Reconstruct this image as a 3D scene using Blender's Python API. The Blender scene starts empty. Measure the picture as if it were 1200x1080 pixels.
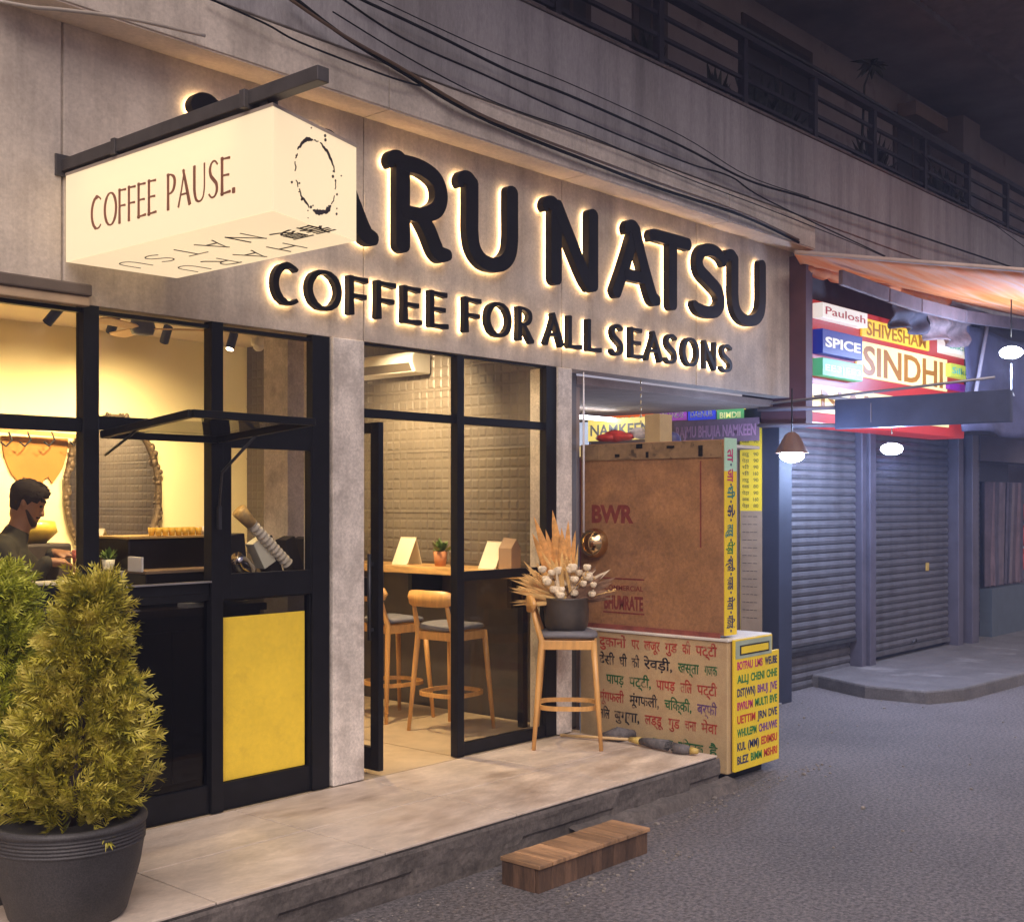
import bpy, bmesh, math, random
from mathutils import Vector, Matrix
random.seed(7)
R = math.radians
S = bpy.context.scene
COL = S.collection

# ------------------------------------------------------------------ camera
F, CX, CY = 1415.0, 600.0, 588.0            # focal length and horizon in pixels of a 1200 px wide picture
TH = math.atan((1852 - CX) / F)
FW = Vector((math.cos(TH), math.sin(TH), 0)); RT = Vector((math.sin(TH), -math.cos(TH), 0)); UP = Vector((0, 0, 1))
C0 = Vector((0, -5.2, 1.8))
cd = bpy.data.cameras.new("camera"); cam = bpy.data.objects.new("camera", cd); COL.objects.link(cam)
cam.location = C0; cam.rotation_euler = (R(90), 0, TH - R(90))
cd.sensor_width = 36; cd.sensor_fit = 'HORIZONTAL'; cd.lens = F / 1200 * 36
cd.shift_y = (CY - 540) / 1200; cd.clip_start = 0.05; cd.clip_end = 500
S.camera = cam

# ------------------------------------------------------------------ world, sun, exposure
W = bpy.data.worlds.new("World"); S.world = W; W.use_nodes = True
wn = W.node_tree; bg = wn.nodes['Background']
sky = wn.nodes.new('ShaderNodeTexSky'); sky.sky_type = 'NISHITA'; sky.sun_disc = False
SUND = Vector((.42, .50, -.76)).normalized()          # the way the soft light falls: from the street, over the viewer's left shoulder
sky.sun_elevation = math.asin(-SUND.z); sky.sun_rotation = math.atan2(-SUND.x, -SUND.y)
tint = wn.nodes.new('ShaderNodeMix'); tint.data_type = 'RGBA'; tint.blend_type = 'MULTIPLY'; tint.inputs[0].default_value = 1
tint.inputs[7].default_value = (.58, .40, .42, 1)
wn.links.new(sky.outputs[0], tint.inputs[6]); wn.links.new(tint.outputs[2], bg.inputs[0])
bg.inputs[1].default_value = 0.06
sd = bpy.data.lights.new("sun", 'SUN'); sun = bpy.data.objects.new("sun", sd); COL.objects.link(sun)
sd.energy = 1.4; sd.angle = R(60); sd.color = (1.0, 0.89, 0.80)
sun.rotation_euler = SUND.to_track_quat('-Z', 'Y').to_euler()
S.view_settings.view_transform = 'Standard'; S.view_settings.look = 'None'
S.view_settings.exposure = 1.5; S.view_settings.gamma = 1
S.cycles.use_denoising = True
S.cycles.max_bounces = 8; S.cycles.transparent_max_bounces = 16
S.cycles.sample_clamp_indirect = 4
S.cycles.caustics_reflective = False; S.cycles.caustics_refractive = False

# ------------------------------------------------------------------ helpers
def P(x, y, Y=None, X=None, Z=None):
    """point of the place seen at pixel x, y of the photograph on the plane Y=, X= or Z="""
    d = FW + RT * ((x - CX) / F) + UP * ((CY - y) / F)
    if Y is not None: t = (Y - C0.y) / d.y
    elif X is not None: t = (X - C0.x) / d.x
    else: t = (Z - C0.z) / d.z
    return C0 + d * t

BASE = {}
def thing(name, label, cat, loc, group=None, kind=None):
    o = bpy.data.objects.new(name, None); COL.objects.link(o); o.location = loc
    o.empty_display_size = 0.1
    BASE[o.name] = Vector(loc)
    tag(o, label, cat, group, kind); return o
def tag(o, label=None, cat=None, group=None, kind=None):
    if label: o['label'] = label
    if cat: o['category'] = cat
    if group: o['group'] = group
    if kind: o['kind'] = kind
    return o
def copy_tree(o, parent=None):
    c = o.copy(); COL.objects.link(c)
    if parent is not None: c.parent = parent
    for ch in o.children: copy_tree(ch, c)
    return c

class MB:
    def __init__(s): s.v = []; s.f = []; s.m = []; s.sm = []; s.mi = 0; s.s = False; s.T = None
    def add(s, vs, fs, smooth=None):
        n = len(s.v)
        for p in vs:
            p = Vector(p)
            s.v.append(s.T @ p if s.T is not None else p)
        for f in fs:
            s.f.append([i + n for i in f]); s.m.append(s.mi); s.sm.append(s.s if smooth is None else smooth)
        return s
    def box(s, x0, x1, y0, y1, z0, z1):
        v = [(x, y, z) for z in (z0, z1) for y in (y0, y1) for x in (x0, x1)]
        return s.add(v, [(0,2,3,1),(4,5,7,6),(0,1,5,4),(2,6,7,3),(0,4,6,2),(1,3,7,5)], False)
    def obox(s, a, b, w, h, up=(0,0,1)):
        """bar from a to b with section w (sideways) x h (up)"""
        a = Vector(a); b = Vector(b); d = (b - a).normalized(); u = Vector(up)
        if abs(d.dot(u)) > .99: u = Vector((1,0,0))
        r = d.cross(u).normalized(); u = r.cross(d)
        v = []
        for p in (a, b):
            for i, j in ((-1,-1),(1,-1),(1,1),(-1,1)): v.append(p + r*(w/2*i) + u*(h/2*j))
        return s.add(v, [(0,1,2,3),(7,6,5,4),(0,4,5,1),(1,5,6,2),(2,6,7,3),(3,7,4,0)], False)
    def tube(s, pts, r, n=8, cap=True, smooth=True, flat=1.0):
        pts = [Vector(p) for p in pts]; m = len(pts)
        rs = r if isinstance(r, (list, tuple)) else [r]*m
        vs = []; prev = None
        for i, p in enumerate(pts):
            d = (pts[min(i+1, m-1)] - pts[max(i-1, 0)])
            d = d.normalized() if d.length > 1e-9 else Vector((0,0,1))
            if prev is None:
                u = Vector((0,0,1)) if abs(d.z) < .9 else Vector((1,0,0))
            else: u = prev
            a = (u - d*u.dot(d)).normalized(); b = d.cross(a); prev = a
            for k in range(n):
                t = 2*math.pi*k/n
                vs.append(p + (a*math.cos(t)*flat + b*math.sin(t))*rs[i])
        fs = []
        for i in range(m-1):
            for k in range(n):
                k2 = (k+1) % n
                fs.append((i*n+k, i*n+k2, (i+1)*n+k2, (i+1)*n+k))
        if cap: fs += [tuple(range(n))[::-1], tuple(range((m-1)*n, m*n))]
        return s.add(vs, fs, smooth)
    def lathe(s, prof, c=(0,0,0), n=32, smooth=True, cap=True):
        vs = []; fs = []; c = Vector(c); m = len(prof)
        for r, z in prof:
            for k in range(n):
                t = 2*math.pi*k/n; vs.append(c + Vector((r*math.cos(t), r*math.sin(t), z)))
        for i in range(m-1):
            for k in range(n):
                k2 = (k+1) % n; fs.append((i*n+k, i*n+k2, (i+1)*n+k2, (i+1)*n+k))
        if cap: fs += [tuple(range(n))[::-1], tuple(range((m-1)*n, m*n))]
        return s.add(vs, fs, smooth)
    def ball(s, c, r, n=14, m=9, sc=(1,1,1)):
        c = Vector(c); vs = []; fs = []
        for i in range(m+1):
            a = math.pi*i/m
            for k in range(n):
                t = 2*math.pi*k/n
                vs.append(c + Vector((r*sc[0]*math.sin(a)*math.cos(t), r*sc[1]*math.sin(a)*math.sin(t), -r*sc[2]*math.cos(a))))
        for i in range(m):
            for k in range(n):
                k2 = (k+1) % n; fs.append((i*n+k, i*n+k2, (i+1)*n+k2, (i+1)*n+k))
        return s.add(vs, fs, True)
    def prism(s, poly, z0, z1):
        n = len(poly)
        v = [(x, y, z0) for x, y in poly] + [(x, y, z1) for x, y in poly]
        f = [tuple(range(n))[::-1], tuple(range(n, 2*n))] + [(i, (i+1) % n, n+(i+1) % n, n+i) for i in range(n)]
        return s.add(v, f, False)
    def quad(s, a, b, c, d): return s.add([a, b, c, d], [(0,1,2,3)], False)
    def slab(s, a, b, c, d, t):
        """four-cornered board with thickness t behind its face a b c d"""
        a, b, c, d = map(Vector, (a, b, c, d)); n = (b-a).cross(d-a).normalized()*t
        v = [a, b, c, d, a-n, b-n, c-n, d-n]
        return s.add(v, [(0,1,2,3),(7,6,5,4),(0,4,5,1),(1,5,6,2),(2,6,7,3),(3,7,4,0)], False)
    def build(s, name, mat, parent=None, bevel=0, seg=2, sub=0):
        me = bpy.data.meshes.new(name)
        off = BASE.get(parent.name, Vector()) if parent is not None else Vector()
        me.from_pydata([tuple(p - off) for p in s.v], [], s.f)
        for m in (mat if isinstance(mat, (list, tuple)) else [mat]): me.materials.append(m)
        for p, mi, sm in zip(me.polygons, s.m, s.sm): p.material_index = mi; p.use_smooth = sm
        me.update()
        o = bpy.data.objects.new(name, me); COL.objects.link(o)
        if parent is not None: o.parent = parent
        BASE[o.name] = off
        if bevel:
            b = o.modifiers.new('bevel', 'BEVEL'); b.width = bevel; b.segments = seg; b.limit_method = 'ANGLE'; b.angle_limit = R(35)
        if sub:
            b = o.modifiers.new('sub', 'SUBSURF'); b.levels = sub; b.render_levels = sub
        return o

def text(mb, body, o, u, v, size, depth=0.003, sx=1.0, align='LEFT', bold=0.0, width=None, shear=0.0, lift=0.0):
    """raised lettering: baseline starts at o, reads along u, stands along v"""
    cu = bpy.data.curves.new("t", 'FONT'); cu.body = body; cu.size = 1.0; cu.align_x = align
    cu.offset = bold; cu.resolution_u = 3; cu.shear = shear
    ob = bpy.data.objects.new("t", cu); COL.objects.link(ob)
    dg = bpy.context.evaluated_depsgraph_get(); dg.update()
    me = bpy.data.meshes.new_from_object(ob.evaluated_get(dg))
    bpy.data.objects.remove(ob); bpy.data.curves.remove(cu)
    if not len(me.vertices): return 0
    xs = [w.co.x for w in me.vertices]; w0 = max(xs) - min(xs)
    if width: sx = width/(w0*size)
    u = Vector(u).normalized(); v = Vector(v).normalized(); n = u.cross(v)
    o = Vector(o) + n*lift
    if width and align == 'LEFT': o = o - u*(min(xs)*size*sx)
    nv = len(me.vertices)
    # flat face raised by depth plus side walls along the rim
    vs = [o + u*(p.co.x*size*sx) + v*(p.co.y*size) + n*depth for p in me.vertices]
    vs += [o + u*(p.co.x*size*sx) + v*(p.co.y*size) for p in me.vertices]
    fs = []; cnt = {}
    for p in me.polygons:
        k = list(p.vertices)
        if p.normal.z < 0: k = k[::-1]
        fs.append(tuple(k))
        for i in range(len(k)):
            e = (k[i], k[(i+1) % len(k)]); cnt[e] = 1
    for (a, b) in list(cnt):
        if (b, a) not in cnt: fs.append((b, a, a+nv, b+nv))
    mb.add(vs, fs, False)
    bpy.data.meshes.remove(me)
    return w0*size*sx

# ------------------------------------------------------------------ materials
def mat(name, col, rough=.6, metal=0., var=.15, scale=6., grain=.0, gscale=120., bump=.0, bscale=60., emit=0., ecol=None,
        gr=(.3,.7), spot=None, spotscale=2., spotlo=.55, spothi=.7, stretch=(1,1,1), coat=0., trans=0., alpha=1., spec=.5, sheen=0., wave=None, island=0., streak=0.):
    m = bpy.data.materials.new(name); m.use_nodes = True; nt = m.node_tree; N = nt.nodes; L = nt.links
    b = N['Principled BSDF']
    b.inputs['Roughness'].default_value = rough; b.inputs['Metallic'].default_value = metal
    b.inputs['Coat Weight'].default_value = coat; b.inputs['Specular IOR Level'].default_value = spec
    if trans: b.inputs['Transmission Weight'].default_value = trans
    tc = N.new('ShaderNodeTexCoord'); mp = N.new('ShaderNodeMapping'); mp.inputs['Scale'].default_value = stretch
    L.new(tc.outputs['Object'], mp.inputs[0])
    def noise(sc, det=5, rg=.6):
        n = N.new('ShaderNodeTexNoise'); n.inputs['Scale'].default_value = sc; n.inputs['Detail'].default_value = det
        n.inputs['Roughness'].default_value = rg; L.new(mp.outputs[0], n.inputs[0]); return n
    c = (*col, 1)
    n1 = noise(scale); cr = N.new('ShaderNodeValToRGB')
    cr.color_ramp.elements[0].position = .3; cr.color_ramp.elements[1].position = .7
    cr.color_ramp.elements[0].color = tuple(min(1, x*(1-var)) for x in col) + (1,)
    cr.color_ramp.elements[1].color = tuple(min(1, x*(1+var)) for x in col) + (1,)
    L.new(n1.outputs[0], cr.inputs[0]); out = cr.outputs[0]
    def mix(fac, a, bcol, mode='MIX'):
        x = N.new('ShaderNodeMix'); x.data_type = 'RGBA'; x.blend_type = mode
        if isinstance(fac, float): x.inputs[0].default_value = fac
        else: L.new(fac, x.inputs[0])
        L.new(a, x.inputs[6])
        if isinstance(bcol, tuple): x.inputs[7].default_value = bcol
        else: L.new(bcol, x.inputs[7])
        return x.outputs[2]
    if grain:
        g = noise(gscale, 3, .7); r2 = N.new('ShaderNodeValToRGB')
        r2.color_ramp.elements[0].position = gr[0]; r2.color_ramp.elements[1].position = gr[1]
        r2.color_ramp.elements[0].color = (1-grain,)*3 + (1,); r2.color_ramp.elements[1].color = (1+grain,)*3 + (1,)
        L.new(g.outputs[0], r2.inputs[0]); out = mix(1.0, out, r2.outputs[0], 'MULTIPLY')
    if spot:
        g = noise(spotscale, 8, .65); r3 = N.new('ShaderNodeMapRange'); r3.inputs[1].default_value = spotlo; r3.inputs[2].default_value = spothi
        L.new(g.outputs[0], r3.inputs[0]); out = mix(r3.outputs[0], out, (*spot, 1))
    if wave:
        wv = N.new('ShaderNodeTexWave'); wv.inputs['Scale'].default_value = wave[0]; wv.inputs['Distortion'].default_value = wave[1]
        wv.bands_direction = wave[3] if len(wave) > 3 else 'X'
        wv.inputs['Detail'].default_value = 3; L.new(mp.outputs[0], wv.inputs[0])
        out = mix(wv.outputs[0], out, tuple(wave[2]) + (1,))
    if streak:
        m2 = N.new('ShaderNodeMapping'); m2.inputs['Scale'].default_value = (7,7,.45); L.new(tc.outputs['Object'], m2.inputs[0])
        n3 = N.new('ShaderNodeTexNoise'); n3.inputs['Scale'].default_value = 1; n3.inputs['Detail'].default_value = 6; n3.inputs['Roughness'].default_value = .65; L.new(m2.outputs[0], n3.inputs[0])
        m3 = N.new('ShaderNodeMapRange'); m3.inputs[1].default_value = .45; m3.inputs[2].default_value = .75; m3.inputs[3].default_value = 1; m3.inputs[4].default_value = 1-streak; L.new(n3.outputs[0], m3.inputs[0])
        c3 = N.new('ShaderNodeCombineColor')
        for k_ in range(3): L.new(m3.outputs[0], c3.inputs[k_])
        out = mix(1.0, out, c3.outputs[0], 'MULTIPLY')
    if island:
        gi = N.new('ShaderNodeNewGeometry'); ri = N.new('ShaderNodeMapRange'); ri.inputs[3].default_value = 1-island; ri.inputs[4].default_value = 1+island
        L.new(gi.outputs['Random Per Island'], ri.inputs[0]); cb = N.new('ShaderNodeCombineColor')
        for k_ in range(3): L.new(ri.outputs[0], cb.inputs[k_])
        out = mix(1.0, out, cb.outputs[0], 'MULTIPLY')
    L.new(out, b.inputs['Base Color'])
    if bump:
        g = noise(bscale, 6, .7); bp = N.new('ShaderNodeBump'); bp.inputs['Strength'].default_value = bump; bp.inputs['Distance'].default_value = .01
        L.new(g.outputs[0], bp.inputs['Height']); L.new(bp.outputs[0], b.inputs['Normal'])
    if emit:
        b.inputs['Emission Strength'].default_value = emit
        if ecol: b.inputs['Emission Color'].default_value = (*ecol, 1)
        else: L.new(out, b.inputs['Emission Color'])
    return m

def glassmat(name, tint=(.95,.95,.95), refl=.06, rough=0.0):
    m = bpy.data.materials.new(name); m.use_nodes = True; nt = m.node_tree; N = nt.nodes; L = nt.links
    for n in list(N): N.remove(n)
    o = N.new('ShaderNodeOutputMaterial'); t = N.new('ShaderNodeBsdfTransparent'); t.inputs[0].default_value = (*tint, 1)
    g = N.new('ShaderNodeBsdfGlossy'); g.inputs['Roughness'].default_value = rough
    lw = N.new('ShaderNodeLayerWeight'); lw.inputs[0].default_value = .5
    pw = N.new('ShaderNodeMath'); pw.operation = 'POWER'; pw.inputs[1].default_value = 4.0; L.new(lw.outputs['Facing'], pw.inputs[0])
    fr = N.new('ShaderNodeMath'); fr.operation = 'MULTIPLY_ADD'; fr.inputs[1].default_value = .6; fr.inputs[2].default_value = .022; L.new(pw.outputs[0], fr.inputs[0])
    tcn = N.new('ShaderNodeTexCoord'); nz = N.new('ShaderNodeTexNoise'); nz.inputs['Scale'].default_value = 1.5
    bp = N.new('ShaderNodeBump'); bp.inputs['Strength'].default_value = .03; bp.inputs['Distance'].default_value = .05
    L.new(tcn.outputs['Object'], nz.inputs[0]); L.new(nz.outputs[0], bp.inputs['Height']); L.new(bp.outputs[0], g.inputs['Normal'])
    x = N.new('ShaderNodeMixShader'); L.new(fr.outputs[0], x.inputs[0]); L.new(t.outputs[0], x.inputs[1]); L.new(g.outputs[0], x.inputs[2])
    L.new(x.outputs[0], o.inputs[0]); return m

def glow(name, col, strength):
    m = bpy.data.materials.new(name); m.use_nodes = True; N = m.node_tree.nodes; b = N['Principled BSDF']
    b.inputs['Base Color'].default_value = (*[c_*.45 for c_ in col], 1); b.inputs['Roughness'].default_value = .4
    b.inputs['Emission Color'].default_value = (*col, 1); b.inputs['Emission Strength'].default_value = strength
    return m

CONC = mat('concrete', (.55,.475,.40), .85, var=.16, scale=2.2, grain=.14, gscale=45, bump=.25, bscale=90, spot=(.36,.30,.25), spotscale=3.5, spotlo=.5, spothi=.78, streak=.30)
CONC_UP = mat('grey plaster', (.36,.335,.335), .9, var=.12, scale=1.6, grain=.13, gscale=70, bump=.4, bscale=130, spot=(.22,.195,.185), spotscale=.9, spotlo=.52, spothi=.8, stretch=(1,1,.35), streak=.4)
PILL = mat('pillar concrete', (.70,.63,.56), .85, var=.2, scale=5, grain=.2, gscale=60, bump=.4, bscale=80, streak=.3, spot=(.36,.31,.27), spotscale=6, spotlo=.5, spothi=.75)
BLACK = mat('black powder coat', (.0065,.0065,.008), .42, var=.3, scale=12, bump=.04, bscale=200, spec=.25)
DARKMETAL = mat('dark grey metal', (.055,.055,.06), .45, .6, var=.3, scale=10, bump=.08)
DECKM = None
STONE = mat('rough dark stone', (.105,.088,.078), .85, var=.45, scale=6, grain=.35, gscale=40, bump=.5, bscale=40, spot=(.045,.038,.034), spotscale=3, spotlo=.5, spothi=.7)
YWALL = mat('cream interior wall', (.86,.75,.42), .8, var=.03, scale=3, bump=.05, bscale=80)
CEIL = mat('cream ceiling', (.60,.50,.36), .85, var=.05, scale=3)
YPANEL = mat('yellow painted board', (.86,.60,.045), .5, var=.08, scale=4, grain=.05, gscale=30, bump=.06, bscale=40, spot=(.66,.43,.04), spotscale=7, spotlo=.6, spothi=.8)
GLASS = glassmat('clear glass')
DGLASS = glassmat('dark tinted glass', (.42,.42,.43))
WOOD = mat('honey wood', (.62,.33,.10), .42, var=.18, scale=5, stretch=(6,6,1), bump=.05, bscale=40, coat=.15)
WOODTOP = mat('bar top wood', (.58,.34,.12), .4, var=.35, scale=4, stretch=(8,1.2,8), coat=.2)
WOODSTEP = mat('weathered step boards', (.30,.17,.085), .6, var=.45, scale=7, stretch=(2.2,.25,1), grain=.25, gscale=60, bump=.25, bscale=50, island=.4)
PAD = mat('grey seat fabric', (.16,.155,.17), .8, var=.1, scale=30, bump=.15, bscale=200)
WHITE = mat('white plastic', (.75,.73,.68), .4, var=.03)

# ------------------------------------------------------------------ glyph strokes for the built signs
def arc(cx, cy, rx, ry, a0, a1, n=14):
    return [(cx + rx*math.cos(R(a0+(a1-a0)*i/n)), cy + ry*math.sin(R(a0+(a1-a0)*i/n))) for i in range(n+1)]
def spl(pts, n=6):
    out = []; q = [pts[0]] + list(pts) + [pts[-1]]
    for i in range(1, len(q)-2):
        p0, p1, p2, p3 = q[i-1:i+3]
        for k in range(n):
            t = k/n; t2 = t*t; t3 = t2*t
            out.append(tuple(.5*(2*p1[j]+(p2[j]-p0[j])*t+(2*p0[j]-5*p1[j]+4*p2[j]-p3[j])*t2+(3*p1[j]-p0[j]-3*p2[j]+p3[j])*t3) for j in (0,1)))
    out.append(tuple(pts[-1])); return out
h = .098
HOOK = lambda x: (spl([(x+.02,.90),(x-.03,.945),(x-.11,.945),(x-.155,.90),(x-.15,.86)]), [.10,.09,.075,.06,.04])
MAIN = {
 'H': [([(.2,.04),(.2,.93)], h), HOOK(.17), ([(.84,.04),(.84,.93)], h), ([(.2,.5),(.84,.5)], .085)],
 'A': [(spl([(.47,.9),(.36,.62),(.22,.3),(.10,.05)]), h*.93), HOOK(.46), (spl([(.47,.92),(.58,.62),(.73,.28),(.83,.09),(.93,.055)]), [h,h,h,h,.07]), ([(.3,.31),(.68,.31)], .075)],
 'R': [([(.2,.05),(.2,.93)], h), HOOK(.17), (spl([(.2,.92),(.48,.92),(.72,.84),(.80,.68),(.73,.52),(.5,.42),(.24,.41)]), [.085,.085,.095,.1,.095,.08,.075]),
       (spl([(.45,.42),(.60,.28),(.72,.10),(.80,.045),(.93,.055)]), [.08,.1,.1,.09,.06])],
 'U': [(spl([(.18,.92),(.18,.6),(.18,.38),(.22,.2),(.34,.085),(.52,.055),(.70,.10),(.82,.22),(.86,.4),(.86,.7),(.86,.94)]), [h,h,h,.095,.085,.08,.09,h,h,h,h]), HOOK(.15)],
 'N': [([(.18,.05),(.18,.92)], h), HOOK(.15), (spl([(.2,.93),(.32,.74),(.66,.22),(.80,.07)]), h), ([(.84,.06),(.84,.95)], h)],
 'T': [(spl([(.02,.86),(.03,.91),(.12,.925),(.5,.925),(.97,.925)]), [.045,.07,.08,.085,.085]), ([(.55,.93),(.55,.04)], h)],
 'S': [(spl([(.90,.80),(.80,.90),(.58,.945),(.34,.90),(.22,.76),(.27,.61),(.5,.5),(.74,.38),(.80,.22),(.68,.09),(.44,.05),(.22,.07),(.1,.13)]), [.06,.08,.085,.085,.09,.1,.1,.1,.095,.09,.085,.08,.05])],
}
def flare(t, n):                                   # heavy stems, thin arms
    k = t; m = n
    return {
 'C': [(arc(.55,.5,.47,.45,52,308,22), [n,n,n,n+.02,m+.04,t*.8,t,t,t,t,t,t,t,t,t,t,t*.8,n+.03,n,n,n,n,n])],
 'O': [(arc(.52,.5,.42,.45,0,360,32), [t if abs(math.cos(R(360*i/32))) > .6 else (n+t)/2 if abs(math.cos(R(360*i/32))) > .3 else n for i in range(33)])],
 'F': [([(.2,.02),(.2,.5),(.2,.98)], [t*1.1,t*.9,t]), ([(.1,.94),(.5,.93),(.93,.92)], [n,n,n*1.4]), ([(.2,.5),(.5,.5),(.86,.49)], [n,n,n*1.3])],
 'E': [([(.2,.02),(.2,.5),(.2,.98)], [t*1.1,t*.9,t]), ([(.1,.94),(.5,.93),(.9,.92)], [n,n,n*1.4]), ([(.2,.51),(.5,.51),(.82,.5)], [n,n,n*1.3]), ([(.1,.06),(.5,.06),(.95,.07)], [n,n,n*1.4])],
 'R': [([(.2,.02),(.2,.5),(.2,.98)], [t*1.1,t*.9,t]), (spl([(.1,.94),(.45,.94),(.72,.85),(.76,.70),(.66,.56),(.42,.48),(.2,.48)]), [n,n,t*.9,t,t*.8,n,n]), (spl([(.42,.48),(.62,.26),(.82,.05),(.95,.02)]), [n,t,t,n])],
 'A': [([(.5,.95),(.28,.45),(.05,.02)], [n,n*1.1,n*1.5]), ([(.42,.97),(.66,.5),(.9,.02)], [t*.8,t,t*1.15]), ([(.24,.33),(.7,.33)], n)],
 'L': [([(.22,.02),(.22,.5),(.22,.98)], [t*1.1,t*.9,t]), ([(.12,.06),(.5,.06),(.95,.08)], [n,n,n*1.5])],
 'S': [(spl([(.86,.85),(.62,.95),(.36,.92),(.20,.77),(.28,.60),(.52,.48),(.76,.36),(.80,.19),(.62,.06),(.34,.04),(.10,.14)]), [n*1.2,n,n*1.1,t*.9,t,t,t,t*.9,n*1.1,n,n*1.2])],
 'N': [([(.16,.02),(.16,.98)], [n*1.3,n*1.1]), ([(.12,.97),(.48,.5),(.86,.03)], [t*.9,t,t]), ([(.84,.02),(.84,.98)], [n*1.1,n*1.4])],
 'P': [([(.2,.02),(.2,.5),(.2,.98)], [t*1.1,t*.9,t]), (spl([(.1,.94),(.45,.94),(.74,.85),(.80,.70),(.68,.53),(.42,.45),(.2,.46)]), [n,n,t*.9,t,t*.8,n,n])],
 'U': [(spl([(.16,.98),(.16,.6),(.17,.32),(.28,.1),(.5,.03),(.72,.1),(.83,.32),(.84,.6),(.84,.98)]), [t,t,t,t*.8,n,n,n,n,n*1.3])],
 'H': [([(.15,.02),(.15,.98)], t), ([(.85,.02),(.85,.98)], t), ([(.15,.5),(.85,.5)], n)],
 'T': [([(.04,.94),(.96,.94)], n), ([(.5,.02),(.5,.94)], t)],
 '.': [([(.4,.01),(.4,.13)], .062)],
 }
def strokes(mb, glyph, org, u, v, w, hgt, y0, y1, shrink=0.0, aspect=None):
    """glyph strokes raised from y0 to y1 along n = u x v; widths are in units of the letter height"""
    u = Vector(u); v = Vector(v); n = u.cross(v).normalized(); org = Vector(org)
    for k, (pts, ws) in enumerate(glyph):
        pts = [Vector((x*w, y*hgt)) for x, y in pts]; m = len(pts)
        if isinstance(ws, (int, float)): hw = [ws]*m
        else:
            hw = []
            for i in range(m):
                t = i/(m-1)*(len(ws)-1); a = int(t); b = min(a+1, len(ws)-1); hw.append(ws[a]*(1-(t-a))+ws[b]*(t-a))
        hw = [max(.002, x*hgt - shrink) for x in hw]
        closed = (pts[0]-pts[-1]).length < 1e-6
        Lp = []; Rp = []
        for i, p in enumerate(pts):
            if closed: d = pts[(i+1) % (m-1)] - pts[(i-1) % (m-1)]
            else: d = pts[min(i+1,m-1)] - pts[max(i-1,0)]
            d.normalize(); q = Vector((-d.y, d.x))
            Lp.append(p + q*hw[i]); Rp.append(p - q*hw[i])
        rim = None
        e = .0006*k*(1 if y1 > y0 else -1)
        z0, z1 = y0, y1 + e
        def W3(p, z): return org + u*p.x + v*p.y + n*z
        vs = []; fs = []
        for i in range(m): vs += [W3(Lp[i], z1), W3(Rp[i], z1), W3(Lp[i], z0), W3(Rp[i], z0)]
        for i in range(m-1):
            a, b = 4*i, 4*i+4
            fs += [(a+1, b+1, b, a), (a+2, b+2, b+3, a+3), (a, b, b+2, a+2), (a+3, b+3, b+1, a+1)]
        if not closed:
            for end, i in ((0, 0), (1, m-1)):
                d = (pts[1]-pts[0] if end == 0 else pts[-2]-pts[-1]).normalized()
                st = math.atan2(*( (Lp[i]-pts[i]).yx if end == 0 else (Rp[i]-pts[i]).yx))
                ring = []
                for q in range(7):
                    a = st + math.pi*q/6
                    # squarish round end
                    c = Vector((math.cos(a), math.sin(a))); f = .75 if hgt > .4 else .25
                    along = c.dot(d); c2 = c - d*along*(1-f)
                    ring.append(pts[i] + c2*hw[i])
                b0 = len(vs)
                for r_ in ring: vs += [W3(r_, z1), W3(r_, z0)]
                fs.append(tuple(b0+2*q for q in range(7))); fs.append(tuple(b0+2*q+1 for q in range(7))[::-1])
                for q in range(6): fs.append((b0+2*q, b0+2*q+1, b0+2*q+3, b0+2*q+2))
        mb.add(vs, fs, False)

# =================================================================== SETTING
ASPH = mat('asphalt', (.092,.082,.083), .80, var=.30, scale=.55, grain=.55, gscale=44, gr=(.38,.62), bump=.28, bscale=70, spot=(.27,.245,.24), spotscale=58, spotlo=.56, spothi=.70)
mb = MB(); mb.quad((-20,-16,0),(34,-16,0),(34,8,0),(-20,8,0))
o = mb.build('road', ASPH); tag(o, 'grey asphalt street in front of the cafe terrace', None, None, 'structure')

# low pavement in front of the shutters
PAVE = mat('worn cement pavement', (.10,.092,.092), .8, var=.25, scale=3, grain=.25, gscale=60, bump=.4, bscale=50, spot=(.19,.18,.18), spotscale=1.6, spotlo=.58, spothi=.7)
mb = MB(); poly = [(10.75,.34),(10.45,-.28),(10.5,-.85),(10.9,-1.02),(12.4,-1.1),(14.2,-.62),(18.5,-.35),(24,-.3),(24,3),(10.75,3)]
mb.prism(poly, -.05, .12)
o = mb.build('pavement', PAVE, bevel=.02); tag(o, 'low worn cement pavement before the grey shutters', None, None, 'structure')

# terrace the cafe stands on
def tilemat():
    m = mat('terrace stone tile', (.60,.50,.41), .40, var=.34, scale=1.7, grain=.12, gscale=30, bump=.06, bscale=30, spot=(.31,.23,.17), spotscale=1.9, spotlo=.48, spothi=.72, stretch=(.75,1.6,1))
    return m
DECKM = tilemat()
def tiled(mb, xs, ys, z0, z1, gap=.007):
    for i in range(len(xs)-1):
        for j in range(len(ys)-1):
            dz = random.uniform(-.0006,.0006)
            mb.box(xs[i]+gap/2, xs[i+1]-gap/2, ys[j]+gap/2, ys[j+1]-gap/2, z0, z1+dz)
t = thing('terrace', 'raised terrace of marbled beige stone tiles with rough dark riser below the cafe front', 'terrace', (4,-.6,0))
mb = MB(); mb.box(-.6,6.46,-1.12,0,-.02,.205)
rb = random.Random(3)
import mathutils.noise as mnoise
nx, nz_ = 700, 14; vs = []; fs = []            # broken stone face
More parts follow.
